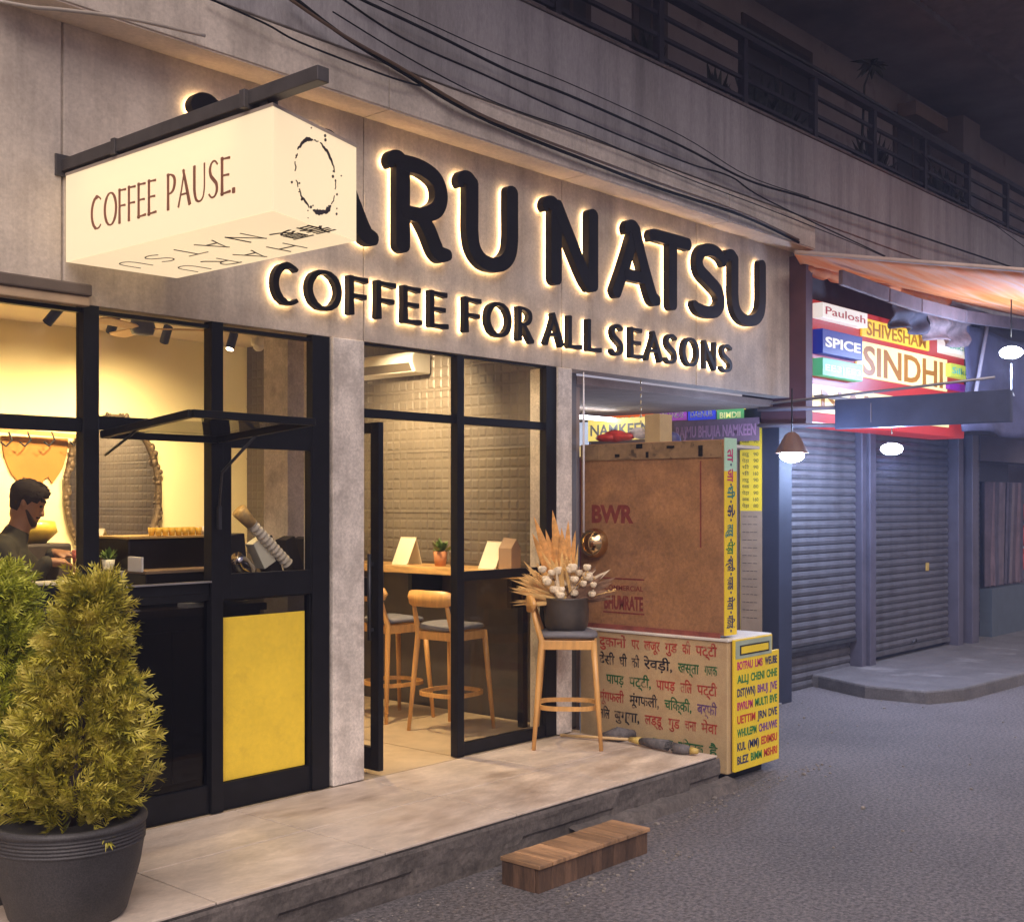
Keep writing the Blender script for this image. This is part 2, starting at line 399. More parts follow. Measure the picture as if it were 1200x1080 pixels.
for i in range(nx+1):
    x = -.6 + 7.09*i/nx
    for j in range(nz_+1):
        z = -.02 + .2265*j/nz_; e = (1 if j < nz_ else .35)
        d = .005*mnoise.fractal(Vector((x*5,0,z*14)), .8, 2.1, 5) + .006*abs(mnoise.noise(Vector((x*1.6,3,z*9))))
        vs.append((x, -1.178 + (d - .012)*e + (.012 if z < .10 and .3*mnoise.noise(Vector((x*1.3,7,0))) > 0 else 0), z))
for i in range(nx):
    for j in range(nz_): k = i*(nz_+1)+j; fs.append((k,k+nz_+1,k+nz_+2,k+1))
mb.add(vs, fs, False); mb.box(-.6,6.49,-1.16,-1.1,.2,.2072)
mb.box(6.462,6.492,-1.155,-.02,-.02,.2065)
mb.build('riser', STONE, t)
mb = MB(); nl = 90; vs = []; fs = []
for i in range(nl+1):
    x = 5.0 + 1.6*i/nl; w = .055 + .025*mnoise.noise(Vector((x*4,1,1)))
    vs += [(x,-1.17,.075+.012*mnoise.noise(Vector((x*9,2,0)))),(x,-1.18-w,.06+.015*mnoise.noise(Vector((x*7,4,0)))),(x,-1.20-w*1.2,-.01)]
for i in range(nl):
    for j in (0,1): k = 3*i+j; fs.append((k,k+1,k+4,k+3))
mb.add(vs, fs, False); mb.build('kerb_ledge', STONE, t)
mb = MB(); tiled(mb, [-.6,.1,1.0,1.9,2.8,3.7,4.6,5.5,6.5], [-1.168,-.60,-.02], .2075, .22)
mb.build('tile_paving', DECKM, t, bevel=.003)

# loose grit along the foot of the terrace, the step and the kerb
mb = MB(); rg = random.Random(31)
for _ in range(420):
    u_ = rg.random()
    if u_ < .5: p = Vector((rg.uniform(2.6,7.6), -1.26-abs(rg.gauss(0,.10)), 0))
    elif u_ < .7: p = Vector((rg.uniform(4.1,5.3), -1.66-abs(rg.gauss(0,.08)), 0))
    elif u_ < .85: p = Vector((rg.uniform(7.3,10.4), rg.uniform(-.9,.1), 0))
    else: p = Vector((rg.uniform(5,13), rg.uniform(-3,-1.3), 0))
    r_ = rg.uniform(.003,.010)*(1 if rg.random() < .93 else 1.8); mb.ball(p+UP*r_*.4, r_, 5, 3, (rg.uniform(.7,1.4),rg.uniform(.7,1.4),.6))
for v_ in range(len(mb.sm)): mb.sm[v_] = False
tag(mb.build('gravel', mat('loose grit', (.20,.175,.155), .9, var=.5, scale=40)), 'loose grit scattered along the foot of the terrace', None, None, 'stuff')

# =================================================================== CAFE BUILDING
t = thing('cafe_building', 'concrete fronted cafe with a black framed glass front and yellow interior', 'cafe', (6,1,.2))
XS = [2.775, 4.6, 6.39, 8.06, 9.63]
mb = MB()
for i in range(4): mb.box(XS[i]+.004, XS[i+1]-.004, 0, .16, 2.715, 4.05)
mb.box(2.775, 9.62, .012, .15, 2.72, 4.04)
mb.box(2.36, 2.767, -.002, .16, 2.70, 4.4); mb.box(-1, 2.352, 0, .16, 2.70, 4.4); mb.box(-1,2.77,.012,.15,2.71,4.4)
mb.build('fascia', CONC, t, bevel=.004)
mb = MB()                                # soffit band of the floor above, lit by the letters
XB = [2.4,4.6,6.39,8.2,9.62]
for i in range(4): mb.box(XB[i]+.003, XB[i+1]-.003, -.215, 0.0, 4.0, 4.235)
mb.box(2.4,9.61,-.205,-.001,4.006,4.23)
mb.build('soffit_band', CONC, t, bevel=.004)
mb = MB()
for i in range(4): mb.box(XB[i]+.004, XB[i+1]-.004, -.207, -.002, 3.992, 3.9995)
mb.build('soffit_glow_panel', mat('glow toned soffit', (.60,.50,.40), .7, var=.12, scale=3, grain=.1, gscale=40), t)  # lighter underside, the letter glow put into its colour
mb = MB(); mb.box(4.358,4.588,-.02,.24,.221,2.715); mb.build('pillar', PILL, t, bevel=.006)
mb = MB(); mb.box(6.335,6.49,-.01,.24,.221,2.715); mb.build('pillar', PILL, t, bevel=.006)
# interior shell
FLOORI = mat('interior beige floor', (.50,.38,.24), .45, var=.18, scale=3, spot=(.38,.28,.17), spotscale=4, spotlo=.5, spothi=.75)
mb = MB(); tiled(mb, [-.6,.6,1.8,3.0,4.2,5.4,6.6], [.0,1.2,2.4,3.9], .15,.215); mb.build('interior_floor', FLOORI, t)
mb = MB(); mb.box(-.6,6.75,3.86,4.0,.2,3.3); mb.box(-.7,-.6,0,4,.2,3.3); mb.build('back_wall', YWALL, t)
mb = MB(); mb.box(-.6,6.75,.16,3.86,3.2,3.3); mb.build('ceiling', CEIL, t)

def tilewall(name):
    m = bpy.data.materials.new(name); m.use_nodes = True; N = m.node_tree.nodes; L = m.node_tree.links; b = N['Principled BSDF']
    b.inputs['Roughness'].default_value = .45
    tc = N.new('ShaderNodeTexCoord'); n = N.new('ShaderNodeTexNoise'); n.inputs['Scale'].default_value = 3
    cr = N.new('ShaderNodeValToRGB'); cr.color_ramp.elements[0].color = (.095,.08,.066,1); cr.color_ramp.elements[1].color = (.165,.138,.112,1)
    L.new(tc.outputs['Object'], n.inputs[0]); L.new(n.outputs[0], cr.inputs[0]); L.new(cr.outputs[0], b.inputs['Base Color'])
    return m
TILEW = tilewall('embossed brown tile')
DARKW = mat('dark dado', (.075,.062,.052), .5, var=.2, scale=4)
mb = MB(); mb.box(6.612,6.75,.16,3.86,1.25,3.2)
rr = random.Random(5)                     # embossed squares in large tiles, flush joints every 0.62 m
zrow = [1.35 + .078*i for i in range(24)]
for zi, z in enumerate(zrow):
    y = .2
    while y < 3.8:
        d = .004 + rr.uniform(-.0015,.002); m_ = .010
        mb.add([(6.612,y+m_-.006,z+m_-.006),(6.612,y+.078-m_+.006,z+m_-.006),(6.612,y+.078-m_+.006,z+.078-m_+.006),(6.612,y+m_-.006,z+.078-m_+.006),
                (6.612-d,y+m_+.006,z+m_+.006),(6.612-d,y+.078-m_-.006,z+m_+.006),(6.612-d,y+.078-m_-.006,z+.078-m_-.006),(6.612-d,y+m_+.006,z+.078-m_-.006)],
               [(4,7,6,5),(0,4,5,1),(1,5,6,2),(2,6,7,3),(3,7,4,0)], False)
        y += .078
for z in (1.344,1.72+.0,2.19,2.66): mb.box(6.603,6.612,.16,3.86,z-.003,z+.003)
mb.build('tile_wall', TILEW, t)
mb = MB(); mb.box(6.62,6.75,.16,3.86,.2,1.249); mb.build('dado', DARKW, t)
cx0 = P(337,600,Y=.55).x; mb = MB(); mb.box(cx0,cx0+.25,.55,.78,.215,3.2); mb.build('interior_column', PILL, t)

# black frames, each window a part with its panes
def window(name, x0, x1, z0, z1, fw=.05, gl=GLASS, y0=.01, y1=.055, pane_y=.035, left=None, right=None, bottom=None, top=None):
    l = fw if left is None else left; r = fw if right is None else right; b = fw if bottom is None else bottom; tp = fw if top is None else top
    mb = MB()
    if l: mb.box(x0,x0+l,y0,y1,z0,z1)
    if r: mb.box(x1-r,x1,y0,y1,z0,z1)
    if b: mb.box(x0+l,x1-r,y0+.001,y1-.001,z0,z0+b)
    if tp: mb.box(x0+l,x1-r,y0+.001,y1-.001,z1-tp,z1)
    o = mb.build(name, BLACK, t, bevel=.003)
    if gl:
        g = MB(); g.box(x0+l,x1-r,pane_y-.003,pane_y+.003,z0+b,z1-tp); g.build('pane', gl, o)
    return o
def solidbars(name, boxes, m=BLACK, par=None, bevel=.003):
    mb = MB()
    for b in boxes: mb.box(*b)
    return mb.build(name, m, par or t, bevel=bevel)
solidbars('mullion', [(2.872,2.952,-.01,.06,.22,2.715)])
solidbars('mullion', [(3.571,3.642,-.01,.06,.22,2.715)])
solidbars('jamb', [(4.225,4.345,-.005,.05,.22,2.715),(4.3455,4.358,.02,.05,.22,2.715)])
window('window', 1.6,2.872,2.185,2.70,0,top=.02,bottom=.005)
window('window', 1.6,2.872,1.36,2.185,0,bottom=.06,top=.06)
window('window', 1.6,2.872,.22,1.36,0,bottom=.1,top=.04,gl=DGLASS)
window('window', 2.952,3.571,2.20,2.70,0,top=.02,bottom=.005)
window('serving_hatch', 2.952,3.571,1.335,2.20,0,bottom=.06,top=.06,gl=None)
window('window', 2.952,3.571,.22,1.335,0,bottom=.14,top=.035,gl=DGLASS)
window('window', 3.642,4.225,2.25,2.70,0,top=.02,bottom=.005)
window('window', 3.642,4.225,1.30,2.25,.06,bottom=.13,top=.17,left=.055,right=.012,y0=-.003,y1=.05)
o = window('window', 3.642,4.225,.22,1.298,0,bottom=.14,top=.005,gl=DGLASS,right=.012)
mb = MB(); mb.box(3.644,4.199,.03,.052,.362,1.205); mb.build('yellow_board', YPANEL, o, bevel=.003)
mb = MB(); mb.box(2.952,3.571,-.012,.02,1.392,1.40); mb.build('hatch_sill', mat('pale steel', (.5,.5,.5), .3, .9), t)
# shutter box above the left window
mb = MB(); mb.box(.5,2.885,-.07,.0,2.745,2.80); mb.build('head_rail', mat('brown head rail', (.10,.075,.06), .5), t, bevel=.008)
mb = MB(); mb.box(.5,2.88,-.055,.0,2.70,2.745); mb.build('head_trim', mat('tan trim', (.42,.30,.19), .5), t, bevel=.006)
# top hung window held open over the hatch
aw = MB()
zi, zo, yo = 2.115, 2.178, -.76
a0 = Vector((2.965,-.02,zi)); a1 = Vector((3.6,-.02,zi)); b0 = Vector((2.955,yo,zo)); b1 = Vector((3.655,yo+.05,zo))
for p, q in ((a0,b0),(b0,b1),(b1,a1),(a1,a0)): aw.obox(p, q, .034, .034)
fr = aw.build('awning_window', BLACK, t, bevel=.003)
g = MB(); g.slab(a0+Vector((.02,0,0)),a1-Vector((.02,0,0)),b1,b0,.006); g.build('pane', GLASS, fr)
st = MB(); st.tube([(2.972,-.03,2.02),(2.966,-.25,2.10),(2.962,-.40,2.17)], .007, 6); st.tube([(3.60,-.03,1.75),(3.606,-.05,1.95),(3.62,-.38,2.17)], .008, 6)
st.box(3.593,3.612,-.04,-.02,1.66,1.78); st.build('stay', DARKMETAL, fr)

# entrance
solidbars('post', [(5.363,5.424,-.005,.055,.221,2.71)])
solidbars('jamb', [(6.225,6.333,0,.06,.221,2.715)])
window('transom_window', 4.588,5.363,2.285,2.71,0,bottom=.05,top=.012)
window('transom_window', 5.424,6.225,2.285,2.71,0,bottom=.05,top=.012)
o = window('window', 5.424,6.225,1.31,2.285,0,bottom=.055,top=.001)
window('window', 5.424,6.225,.221,1.309,0,bottom=.075,top=.001,gl=glassmat('smoked glass',(.82,.82,.82)))
# door leaf standing open, at right angles to the front
dx = 4.728
mb = MB()
mb.box(dx-.02,dx+.02,-.005,.065,.245,2.262); mb.box(dx-.02,dx+.02,.80,.87,.245,2.262)
mb.box(dx-.019,dx+.019,.065,.80,.245,.375); mb.box(dx-.019,dx+.019,.065,.80,2.20,2.26); mb.box(dx-.019,dx+.019,.065,.80,1.25,1.36)
dr = mb.build('door', BLACK, t, bevel=.003)
mb = MB(); mb.box(dx-.004,dx+.004,.066,.799,.376,1.249); mb.build('pane', GLASS, dr)
mb = MB(); mb.box(dx-.004,dx+.004,.066,.799,1.361,2.199); mb.build('pane', GLASS, dr)
mb = MB(); mb.tube([(dx-.05,.04,1.0),(dx-.05,.04,1.5)], .012, 8); mb.box(dx-.05,dx-.02,.034,.046,1.05,1.07); mb.box(dx-.05,dx-.02,.034,.046,1.43,1.45); mb.build('handle', DARKMETAL, dr)

# =================================================================== SIGN ON THE FASCIA
LET = mat('black sign metal', (.009,.007,.006), .45, var=.3, scale=10, bump=.03, spec=.2)
LED = glow('warm led', (1.0,.68,.34), 7.5)
t = thing('fascia_sign', 'large black halo lit HARU NATSU letters over smaller COFFEE FOR ALL SEASONS on concrete', 'sign', (6.5,-.03,3.3))
def sign_letter(glyph, x0, x1, z0, hgt, sh):
    w = x1 - x0
    mb = MB(); strokes(mb, glyph, (x0,-.021,z0), (1,0,0), (0,0,1), w, hgt, 0, .054 if hgt > .4 else .04)
    o = mb.build('letter', LET, t)
    g = MB(); strokes(g, glyph, (x0,-.021,z0), (1,0,0), (0,0,1), w, hgt, -.008, -.002, shrink=sh)
    g.build('led_backing', LED, o)
X1 = lambda px, Y=-.085: P(px, 380, Y=Y).x
for ch, a, b in [('H',3.43,4.00),('A',3.995,4.665),('R',4.735,5.255),('U',5.325,5.875),('N',6.135,6.74),('A',6.855,7.475),('T',7.34,7.86),('S',7.87,8.415),('U',8.40,9.05)]:
    sign_letter(MAIN[ch], a, b, 3.262, .555, .010)
FL = flare(.088,.05)
c5 = lambda x: 300 + x/3.75
c6 = lambda x: 600 + x/3.53
for ch, a, b in [('C',c5(78),c5(215)),('O',c5(222),c5(388)),('F',c5(400),c5(512)),('F',c5(520),c5(634)),('E',c5(638),c5(745)),('E',c5(755),c5(862)),
                 ('F',c5(908),c5(1008)),('O',c5(1010),c5(1135)),('R',c6(18),c6(106)),('A',c6(138),c6(228)),('L',c6(226),c6(305)),('L',c6(305),c6(385)),
                 ('S',c6(408),c6(478)),('E',c6(485),c6(555)),('A',c6(555),c6(637)),('S',c6(633),c6(700)),('O',c6(705),c6(785)),('N',c6(790),c6(862)),('S',c6(862),c6(928))]:
    sign_letter(FL[ch], X1(a,-.06), X1(b), 2.845, .222, .006)

# =================================================================== BOX SIGN
t = thing('box_sign', 'glowing cream box sign reading COFFEE PAUSE hung from a dark bar above the window', 'sign', (2.9,-.7,3.0))
ACR = bpy.data.materials.new('lit acrylic'); ACR.use_nodes = True
N = ACR.node_tree.nodes; L = ACR.node_tree.links; bb = N['Principled BSDF']
bb.inputs['Base Color'].default_value = (.42,.36,.27,1); bb.inputs['Roughness'].default_value = .35
bb.inputs['Emission Color'].default_value = (1.0,.86,.64,1); bb.inputs['Emission Strength'].default_value = .36
trn = N.new('ShaderNodeBsdfTranslucent'); trn.inputs[0].default_value = (.8,.68,.48,1)
mx = N.new('ShaderNodeMixShader'); mx.inputs[0].default_value = .5
L.new(bb.outputs[0], mx.inputs[1]); L.new(trn.outputs[0], mx.inputs[2]); L.new(mx.outputs[0], N['Material Output'].inputs[0])
zt, zb = 3.285, 2.893
A = (2.775,-.03); B = (2.80,-1.525); Cc = (3.36,-1.355); D = (3.335,-.06)
q = [A, B, Cc, D]
def edge(mb, z0, z1, k):
    (x0,y0),(x1,y1) = q[k], q[(k+1) % 4]; mb.slab((x0,y0,z0),(x1,y1,z0),(x1,y1,z1),(x0,y0,z1),.004)
for k, nm in ((0,'side_panel'),(1,'end_panel'),(2,'side_panel'),(3,'end_panel')):
    mb = MB(); edge(mb, zb, zt, k); mb.build(nm, ACR, t)
mb = MB(); mb.slab((*D,zb),(*Cc,zb),(*B,zb),(*A,zb),.004); mb.build('bottom_panel', ACR, t)
mb = MB(); mb.prism([(A[0]-.004,A[1]),(B[0]-.004,B[1]-.004),(Cc[0]+.004,Cc[1]-.004),(D[0]+.004,D[1])], zt, zt+.012); mb.build('lid', mat('box lid', (.35,.28,.22), .5), t)
mb = MB()
for xx in (2.87,3.07,3.27): mb.tube([(xx,-.16,zt-.055),(xx,-1.28,zt-.055)], .012, 8)
mb.build('lamp_tube', glow('tube lamp', (1,.86,.62), 2.6), t)
# lettering
INK = mat('brown sign ink', (.27,.11,.06), .5); INKD = mat('dark sign ink', (.035,.022,.016), .5)
uA = Vector((B[0]-A[0], B[1]-A[1], 0)).normalized(); nA = uA.cross(UP)
mb = MB(); FT = flare(.052,.024)
pen = Vector((A[0],A[1],2.998)) + uA*.215 + nA*.0005
adv = {'C':.102,'O':.112,'F':.072,'E':.076,'P':.082,'A':.098,'U':.104,'S':.078,'.':.03,' ':.06}
for ch in 'COFFEE PAUSE.':
    w = adv[ch]*1.02
    if ch != ' ': strokes(mb, FT[ch], pen, uA, UP, w*.94, .155, 0, .002)
    pen = pen + uA*w
mb.build('lettering', INK, t)
mb = MB()                                   # coffee ring stain on the end panel
uB = Vector((Cc[0]-B[0], Cc[1]-B[1], 0)).normalized(); ctr = Vector((*B,3.092)) + uB*.285
ring = []
segs = [(20,78,.010),(84,96,.005),(100,150,.012),(157,166,.008),(172,186,.006),(200,210,.007),(216,250,.010),(262,318,.016),(322,340,.006),(352,8,.004)]
rs_ = random.Random(11)
for a0_, a1_, w in segs:
    if a1_ < a0_: a1_ += 360
    n_ = max(4, int((a1_-a0_)/4)); pts = []
    for i in range(n_+1):
        a = R(a0_+(a1_-a0_)*i/n_); r_ = .142 + rs_.uniform(-.004,.004); pts.append((r_*math.cos(a), r_*math.sin(a)))
    w *= .75; ws = [w*.3] + [w*rs_.uniform(.5,1) for _ in range(max(1,n_//3))] + [w*.3]
    strokes(mb, [(pts, ws)], ctr, uB, UP, 1, 1, 0, .002)
for _ in range(20):
    a = R(rs_.uniform(0,360)); r_ = rs_.uniform(.12,.19); d_ = rs_.uniform(.002,.006)
    strokes(mb, [([(r_*math.cos(a), r_*math.sin(a)), (r_*math.cos(a)+d_, r_*math.sin(a)+d_*.6)], d_)], ctr, uB, UP, 1, 1, 0, .002)
mb.build('coffee_ring', INKD, t)
mb = MB(); u_, v_ = Vector((0,1,0)), Vector((1,0,0)); FB = flare(.024,.020)
def botline(word, x, y, w, hh, gap):
    for ch in word:
        strokes(mb, FB[ch], (x, y, zb), u_, v_, w, hh, 0, .002); y += w + gap
botline('HARU', 3.175, -1.12, .16, .135, .075)
botline('NATSU', 2.945, -1.14, .155, .135, .058)
text(mb, '春夏', (3.05,-1.475,zb), u_, v_, .15, .002)
mb.build('underside_lettering', INKD, t)
# hanging bar
BAR = mat('grey steel bar', (.085,.075,.07), .5, .5, var=.2, scale=9)
mb = MB(); mb.obox((2.79,.0,3.335),(2.815,-1.80,3.345), .055, .055); mb.build('hanging_bar', BAR, t, bevel=.003)
mb = MB()
for yy in (-.45,-1.38): mb.obox((2.797,yy-.016,3.336),(2.797,yy+.016,3.336), .07, .07)
for yy in (-.6,-1.05,-1.46): mb.obox((2.83,yy,3.29),(2.83,yy,3.33), .05, .05)
mb.obox((2.79,-.012,3.335),(2.79,0,3.335), .11, .10)
mb.build('hanger_bracket', BAR, t, bevel=.002)
# =================================================================== INTERIOR
WARM = (1.0,.74,.40)
def lamp_spot(parent, loc, target, energy, ang=70, col=WARM, blend=.85, size=.03):
    l = bpy.data.lights.new('spot_beam', 'SPOT'); l.energy = energy*1.5; l.spot_size = R(ang); l.spot_blend = blend; l.color = col; l.shadow_soft_size = size
    o = bpy.data.objects.new('spot_beam', l); COL.objects.link(o)
    d = (Vector(target)-Vector(loc)).normalized(); o.rotation_euler = d.to_track_quat('-Z','Y').to_euler()
    o.location = Vector(loc) - (BASE[parent.name] if parent else Vector()); o.parent = parent
    return o
HEADLED = glow('spot lens', (1,.82,.55), 6)
def track_head(loc, target, energy, label, ang=110, ceil=3.2):
    loc = Vector(loc); d = (Vector(target)-loc).normalized()
    t = thing('track_spotlight', label, 'spotlight', loc, 'spotlights on the cafe ceiling')
    mb = MB(); mb.tube([loc-d*.06, loc+d*.075], .034, 16, cap=True, smooth=False); mb.build('lamp_body', BLACK, t)
    mb = MB(); mb.tube([loc-d*.02, (loc.x,loc.y,ceil-.02)], .008, 6); mb.box(loc.x-.05,loc.x+.05,loc.y-.018,loc.y+.018,ceil-.03,ceil-.001); mb.build('mount', BLACK, t)
    mb = MB(); mb.tube([loc+d*.0752, loc+d*.0772], .028, 14); mb.build('lens', HEADLED, t)
    lamp_spot(t, loc+d*.085, target, energy, ang)
tr = MB(); tr.box(.5,3.9,.98,1.015,3.175,3.2)
tag(tr.build('track_rail', BLACK), 'black lighting track on the cafe ceiling behind the left window', 'lighting track')
track_head(P(63,369,Z=3.06), (3.4,3.86,1.6), 60, 'black track spotlight in the left window pane')
track_head(P(133,379,Z=3.06), (4.6,3.86,1.5), 70, 'black track spotlight to the left of the ceiling fan')
track_head(P(195,391,Z=3.06), (5.3,3.86,1.7), 50, 'black track spotlight to the right of the ceiling fan')
track_head(P(272,399,Z=3.03), (4.6,2.2,.9), 40, 'black track spotlight with its white lens showing, right of the middle mullion', 80)
track_head((5.55,1.35,3.05), (6.6,1.5,2.3), 85, 'track spotlight inside the entrance washing the brown tiled wall', 80)
track_head((5.6,.55,3.05), (6.6,.4,1.75), 14, 'track spotlight above the two bar stools', 80)
track_head((5.3,1.0,3.05), (5.75,.9,.2), 75, 'track spotlight shining down on the floor by the bar stools', 80)
track_head((2.2,1.6,3.05), (2.6,3.86,1.3), 50, 'track spotlight above the person in the cafe', 85)
track_head((3.6,.45,3.05), (3.75,.55,1.2), 22, 'track spotlight above the coffee machine', 75)
track_head((3.75,.85,3.05), (3.35,1.3,1.6), 32, 'added unseen spotlight aimed at the person behind the counter', 60)  # added lamp out of view, brightens the person
pl = bpy.data.lights.new('fill_light', 'POINT'); pl.energy = 60; pl.color = (1,.74,.42); pl.shadow_soft_size = .12  # added lamp hidden behind the pillar, fills the room with warm light
PX_ = P(405,500,Y=2.6)
t = thing('added_fill_lamp', 'added warm fill lamp hanging unseen behind the pillar in the cafe', 'lamp', (PX_.x,2.6,2.6))
mb = MB(); mb.tube([(PX_.x,2.6,2.85),(PX_.x,2.6,3.2)], .006, 6); mb.build('cord', BLACK, t)  # cord made for the added fill lamp
mb = MB(); mb.ball((PX_.x,2.6,2.80), .05); mb.build('bulb', glow('added fill bulb', (1,.75,.4), 5), t)  # bulb made for the added fill lamp
o = bpy.data.objects.new('fill_light', pl); COL.objects.link(o); o.parent = t; o.location = (0,0,.0)

# ceiling fan
fc = P(167,384,Z=2.98)
t = thing('ceiling_fan', 'small ceiling fan with pale wooden blades and dark motor', 'fan', fc)
mb = MB(); mb.lathe([(.02,.06),(.075,.05),(.085,.0),(.07,-.045),(.02,-.05)], fc, 20); mb.build('motor', DARKMETAL, t)
mb = MB(); mb.tube([fc+Vector((0,0,.05)),(fc.x,fc.y,3.2)], .014, 8); mb.lathe([(.02,3.14),(.055,3.199)], (fc.x,fc.y,0), 16); mb.build('down_rod', DARKMETAL, t)
for k, a in enumerate((-38, 82, 202)):
    mb = MB(); mb.T = Matrix.Translation(fc) @ Matrix.Rotation(R(a),4,'Z') @ Matrix.Rotation(R(10),4,'X')
    mb.prism([(.07,-.025),(.13,-.05),(.42,-.06),(.46,-.03),(.46,.03),(.42,.06),(.13,.045),(.07,.025)], -.01, -.002)
    mb.build('blade', mat('pale wood blade', (.62,.42,.20), .5, stretch=(2,12,1)), t)
# camera dome on the ceiling
p = P(303,405,Y=1.2)
t = thing('security_camera', 'small white security camera on the ceiling by the window', 'camera', p)
mb = MB(); mb.lathe([(.045,.05),(.05,.01),(.045,0)], p, 16); mb.ball(p, .038); mb.box(p.x-.012,p.x+.012,p.y-.012,p.y+.012,p.z+.05,3.2); mb.build('dome', WHITE, t)

# air conditioner
Y0 = P(483,420,X=6.40).y; z1 = P(483,411,X=6.40).z; z0 = P(483,436,X=6.40).z
t = thing('air_conditioner', 'white split air conditioner high on the brown tiled wall', 'air conditioner', (6.5,Y0+.4,z0))
prof = [(6.60,z1),(6.43,z1),(6.40,z1-.03),(6.395,z0+.08),(6.43,z0+.01),(6.48,z0),(6.60,z0)]
mb = MB(); n = len(prof)
mb.add([(x,Y0,z) for x,z in prof]+[(x,Y0+.86,z) for x,z in prof], [tuple(range(n)), tuple(range(n,2*n))[::-1]]+[(i,i+n,(i+1)%n+n,(i+1)%n) for i in range(n)], False)
mb.build('casing', WHITE, t, bevel=.01)
mb = MB(); mb.slab((6.392,Y0+.83,z0+.075),(6.392,Y0+.03,z0+.075),(6.425,Y0+.03,z0+.016),(6.425,Y0+.83,z0+.016),-.004); mb.build('vent_flap', mat('vent', (.10,.08,.06), .5), t)

# bar shelf, menus, pots
t = thing('bar_shelf', 'long honey wood bar counter along the brown tiled wall', 'bar counter', (6.4,1.2,1.27))
mb = MB(); mb.box(6.235,6.61,.14,2.7,1.268,1.322); mb.build('counter_top', WOODTOP, t, bevel=.006)
mb = MB()
for y in (.4,1.4,2.4): mb.box(6.30,6.62,y-.02,y+.02,1.06,1.268); 
mb.build('bracket', BLACK, t)
mb = MB(); mb.box(6.40,6.45,.36,.41,.215,1.268); mb.build('leg', BLACK, t)
PAPER = mat('cream card', (.80,.76,.58), .7, var=.04)
def card(px0, px1, py0, py1, x, label, lean=.08):
    a = P(px0,py1,X=x); b = P(px1,py1,X=x)
    mb = MB(); z = 1.323; hgt = P(px0,py0,X=x).z - z
    mb.slab((x,a.y,z),(x,b.y,z),(x+lean,b.y-.02,z+hgt),(x+lean,a.y-.02,z+hgt),.006)
    mb.slab((x+lean*2,b.y,z),(x+lean*2,a.y,z),(x+lean,a.y-.02,z+hgt),(x+lean,b.y-.02,z+hgt),.006)
    o = mb.build('menu_card', PAPER); tag(o, label, 'menu card', 'folded menu cards on the bar')
card(459,477,629,659,6.36,'folded cream menu card on the bar behind the door')
card(560,580,634,663,6.34,'folded cream menu card on the bar beside the brown cup')
LEAF = mat('green pot leaves', (.10,.16,.03), .5, var=.5, scale=30)
def pot_plant(c, r, hgt, leaves, spread, label, potmat, seed=1):
    rg = random.Random(seed); c = Vector(c)
    t = thing('pot_plant', label, 'plant', c)
    mb = MB(); mb.lathe([(r*.75,0),(r,hgt),(r*.9,hgt),(r*.85,hgt*.85)], c, 20); mb.build('pot', potmat, t)
    mb = MB()
    for _ in range(leaves):
        a = rg.uniform(0,6.28); e = rg.uniform(.3,1.3); L_ = rg.uniform(.5,1)*spread
        b0 = c + Vector((rg.uniform(-r,r)*.4, rg.uniform(-r,r)*.4, hgt*.85)); d = Vector((math.cos(a)*math.cos(e), math.sin(a)*math.cos(e), math.sin(e)))
        s_ = d.cross(UP).normalized()*L_*.18; tip = b0+d*L_; mid = b0+d*L_*.65
        mb.add([b0, mid+s_, tip, mid-s_], [(0,1,2,3)])
    mb.build('leaves', LEAF, t)
TERRA = mat('terracotta', (.48,.20,.08), .7)
p = P(516,659,X=6.40); pot_plant((p.x,p.y,1.323), .055, .11, 40, .13, 'small green plant in a terracotta pot on the bar', TERRA)
p = P(596,663,X=6.40)
t = thing('paper_bag', 'folded brown paper bag standing on the bar', 'paper bag', (p.x,p.y,1.323))
mb = MB(); mb.T = Matrix.Translation((p.x,p.y,1.323)); mb.prism([(-.05,-.07),(.05,-.07),(.05,.05),(-.05,.05)],0,.15)
mb.add([(-.05,-.07,.15),(.05,-.07,.15),(.05,.05,.15),(-.05,.05,.15),(.0,-.075,.215),(0,.045,.225)],[(0,1,4),(1,2,5,4),(2,3,5),(3,0,4,5)],False)
mb.build('bag', mat('kraft paper', (.33,.22,.14), .8, var=.1), t)
p = P(532,657,X=6.45)
o = MB().lathe([(.03,0),(.034,.1),(.031,.1),(.027,.005)], (p.x,p.y,1.323), 16).build('drinking_glass', glassmat('glass tumbler', (.9,.92,.9))); tag(o, 'clear glass beside the terracotta pot on the bar', 'glass')

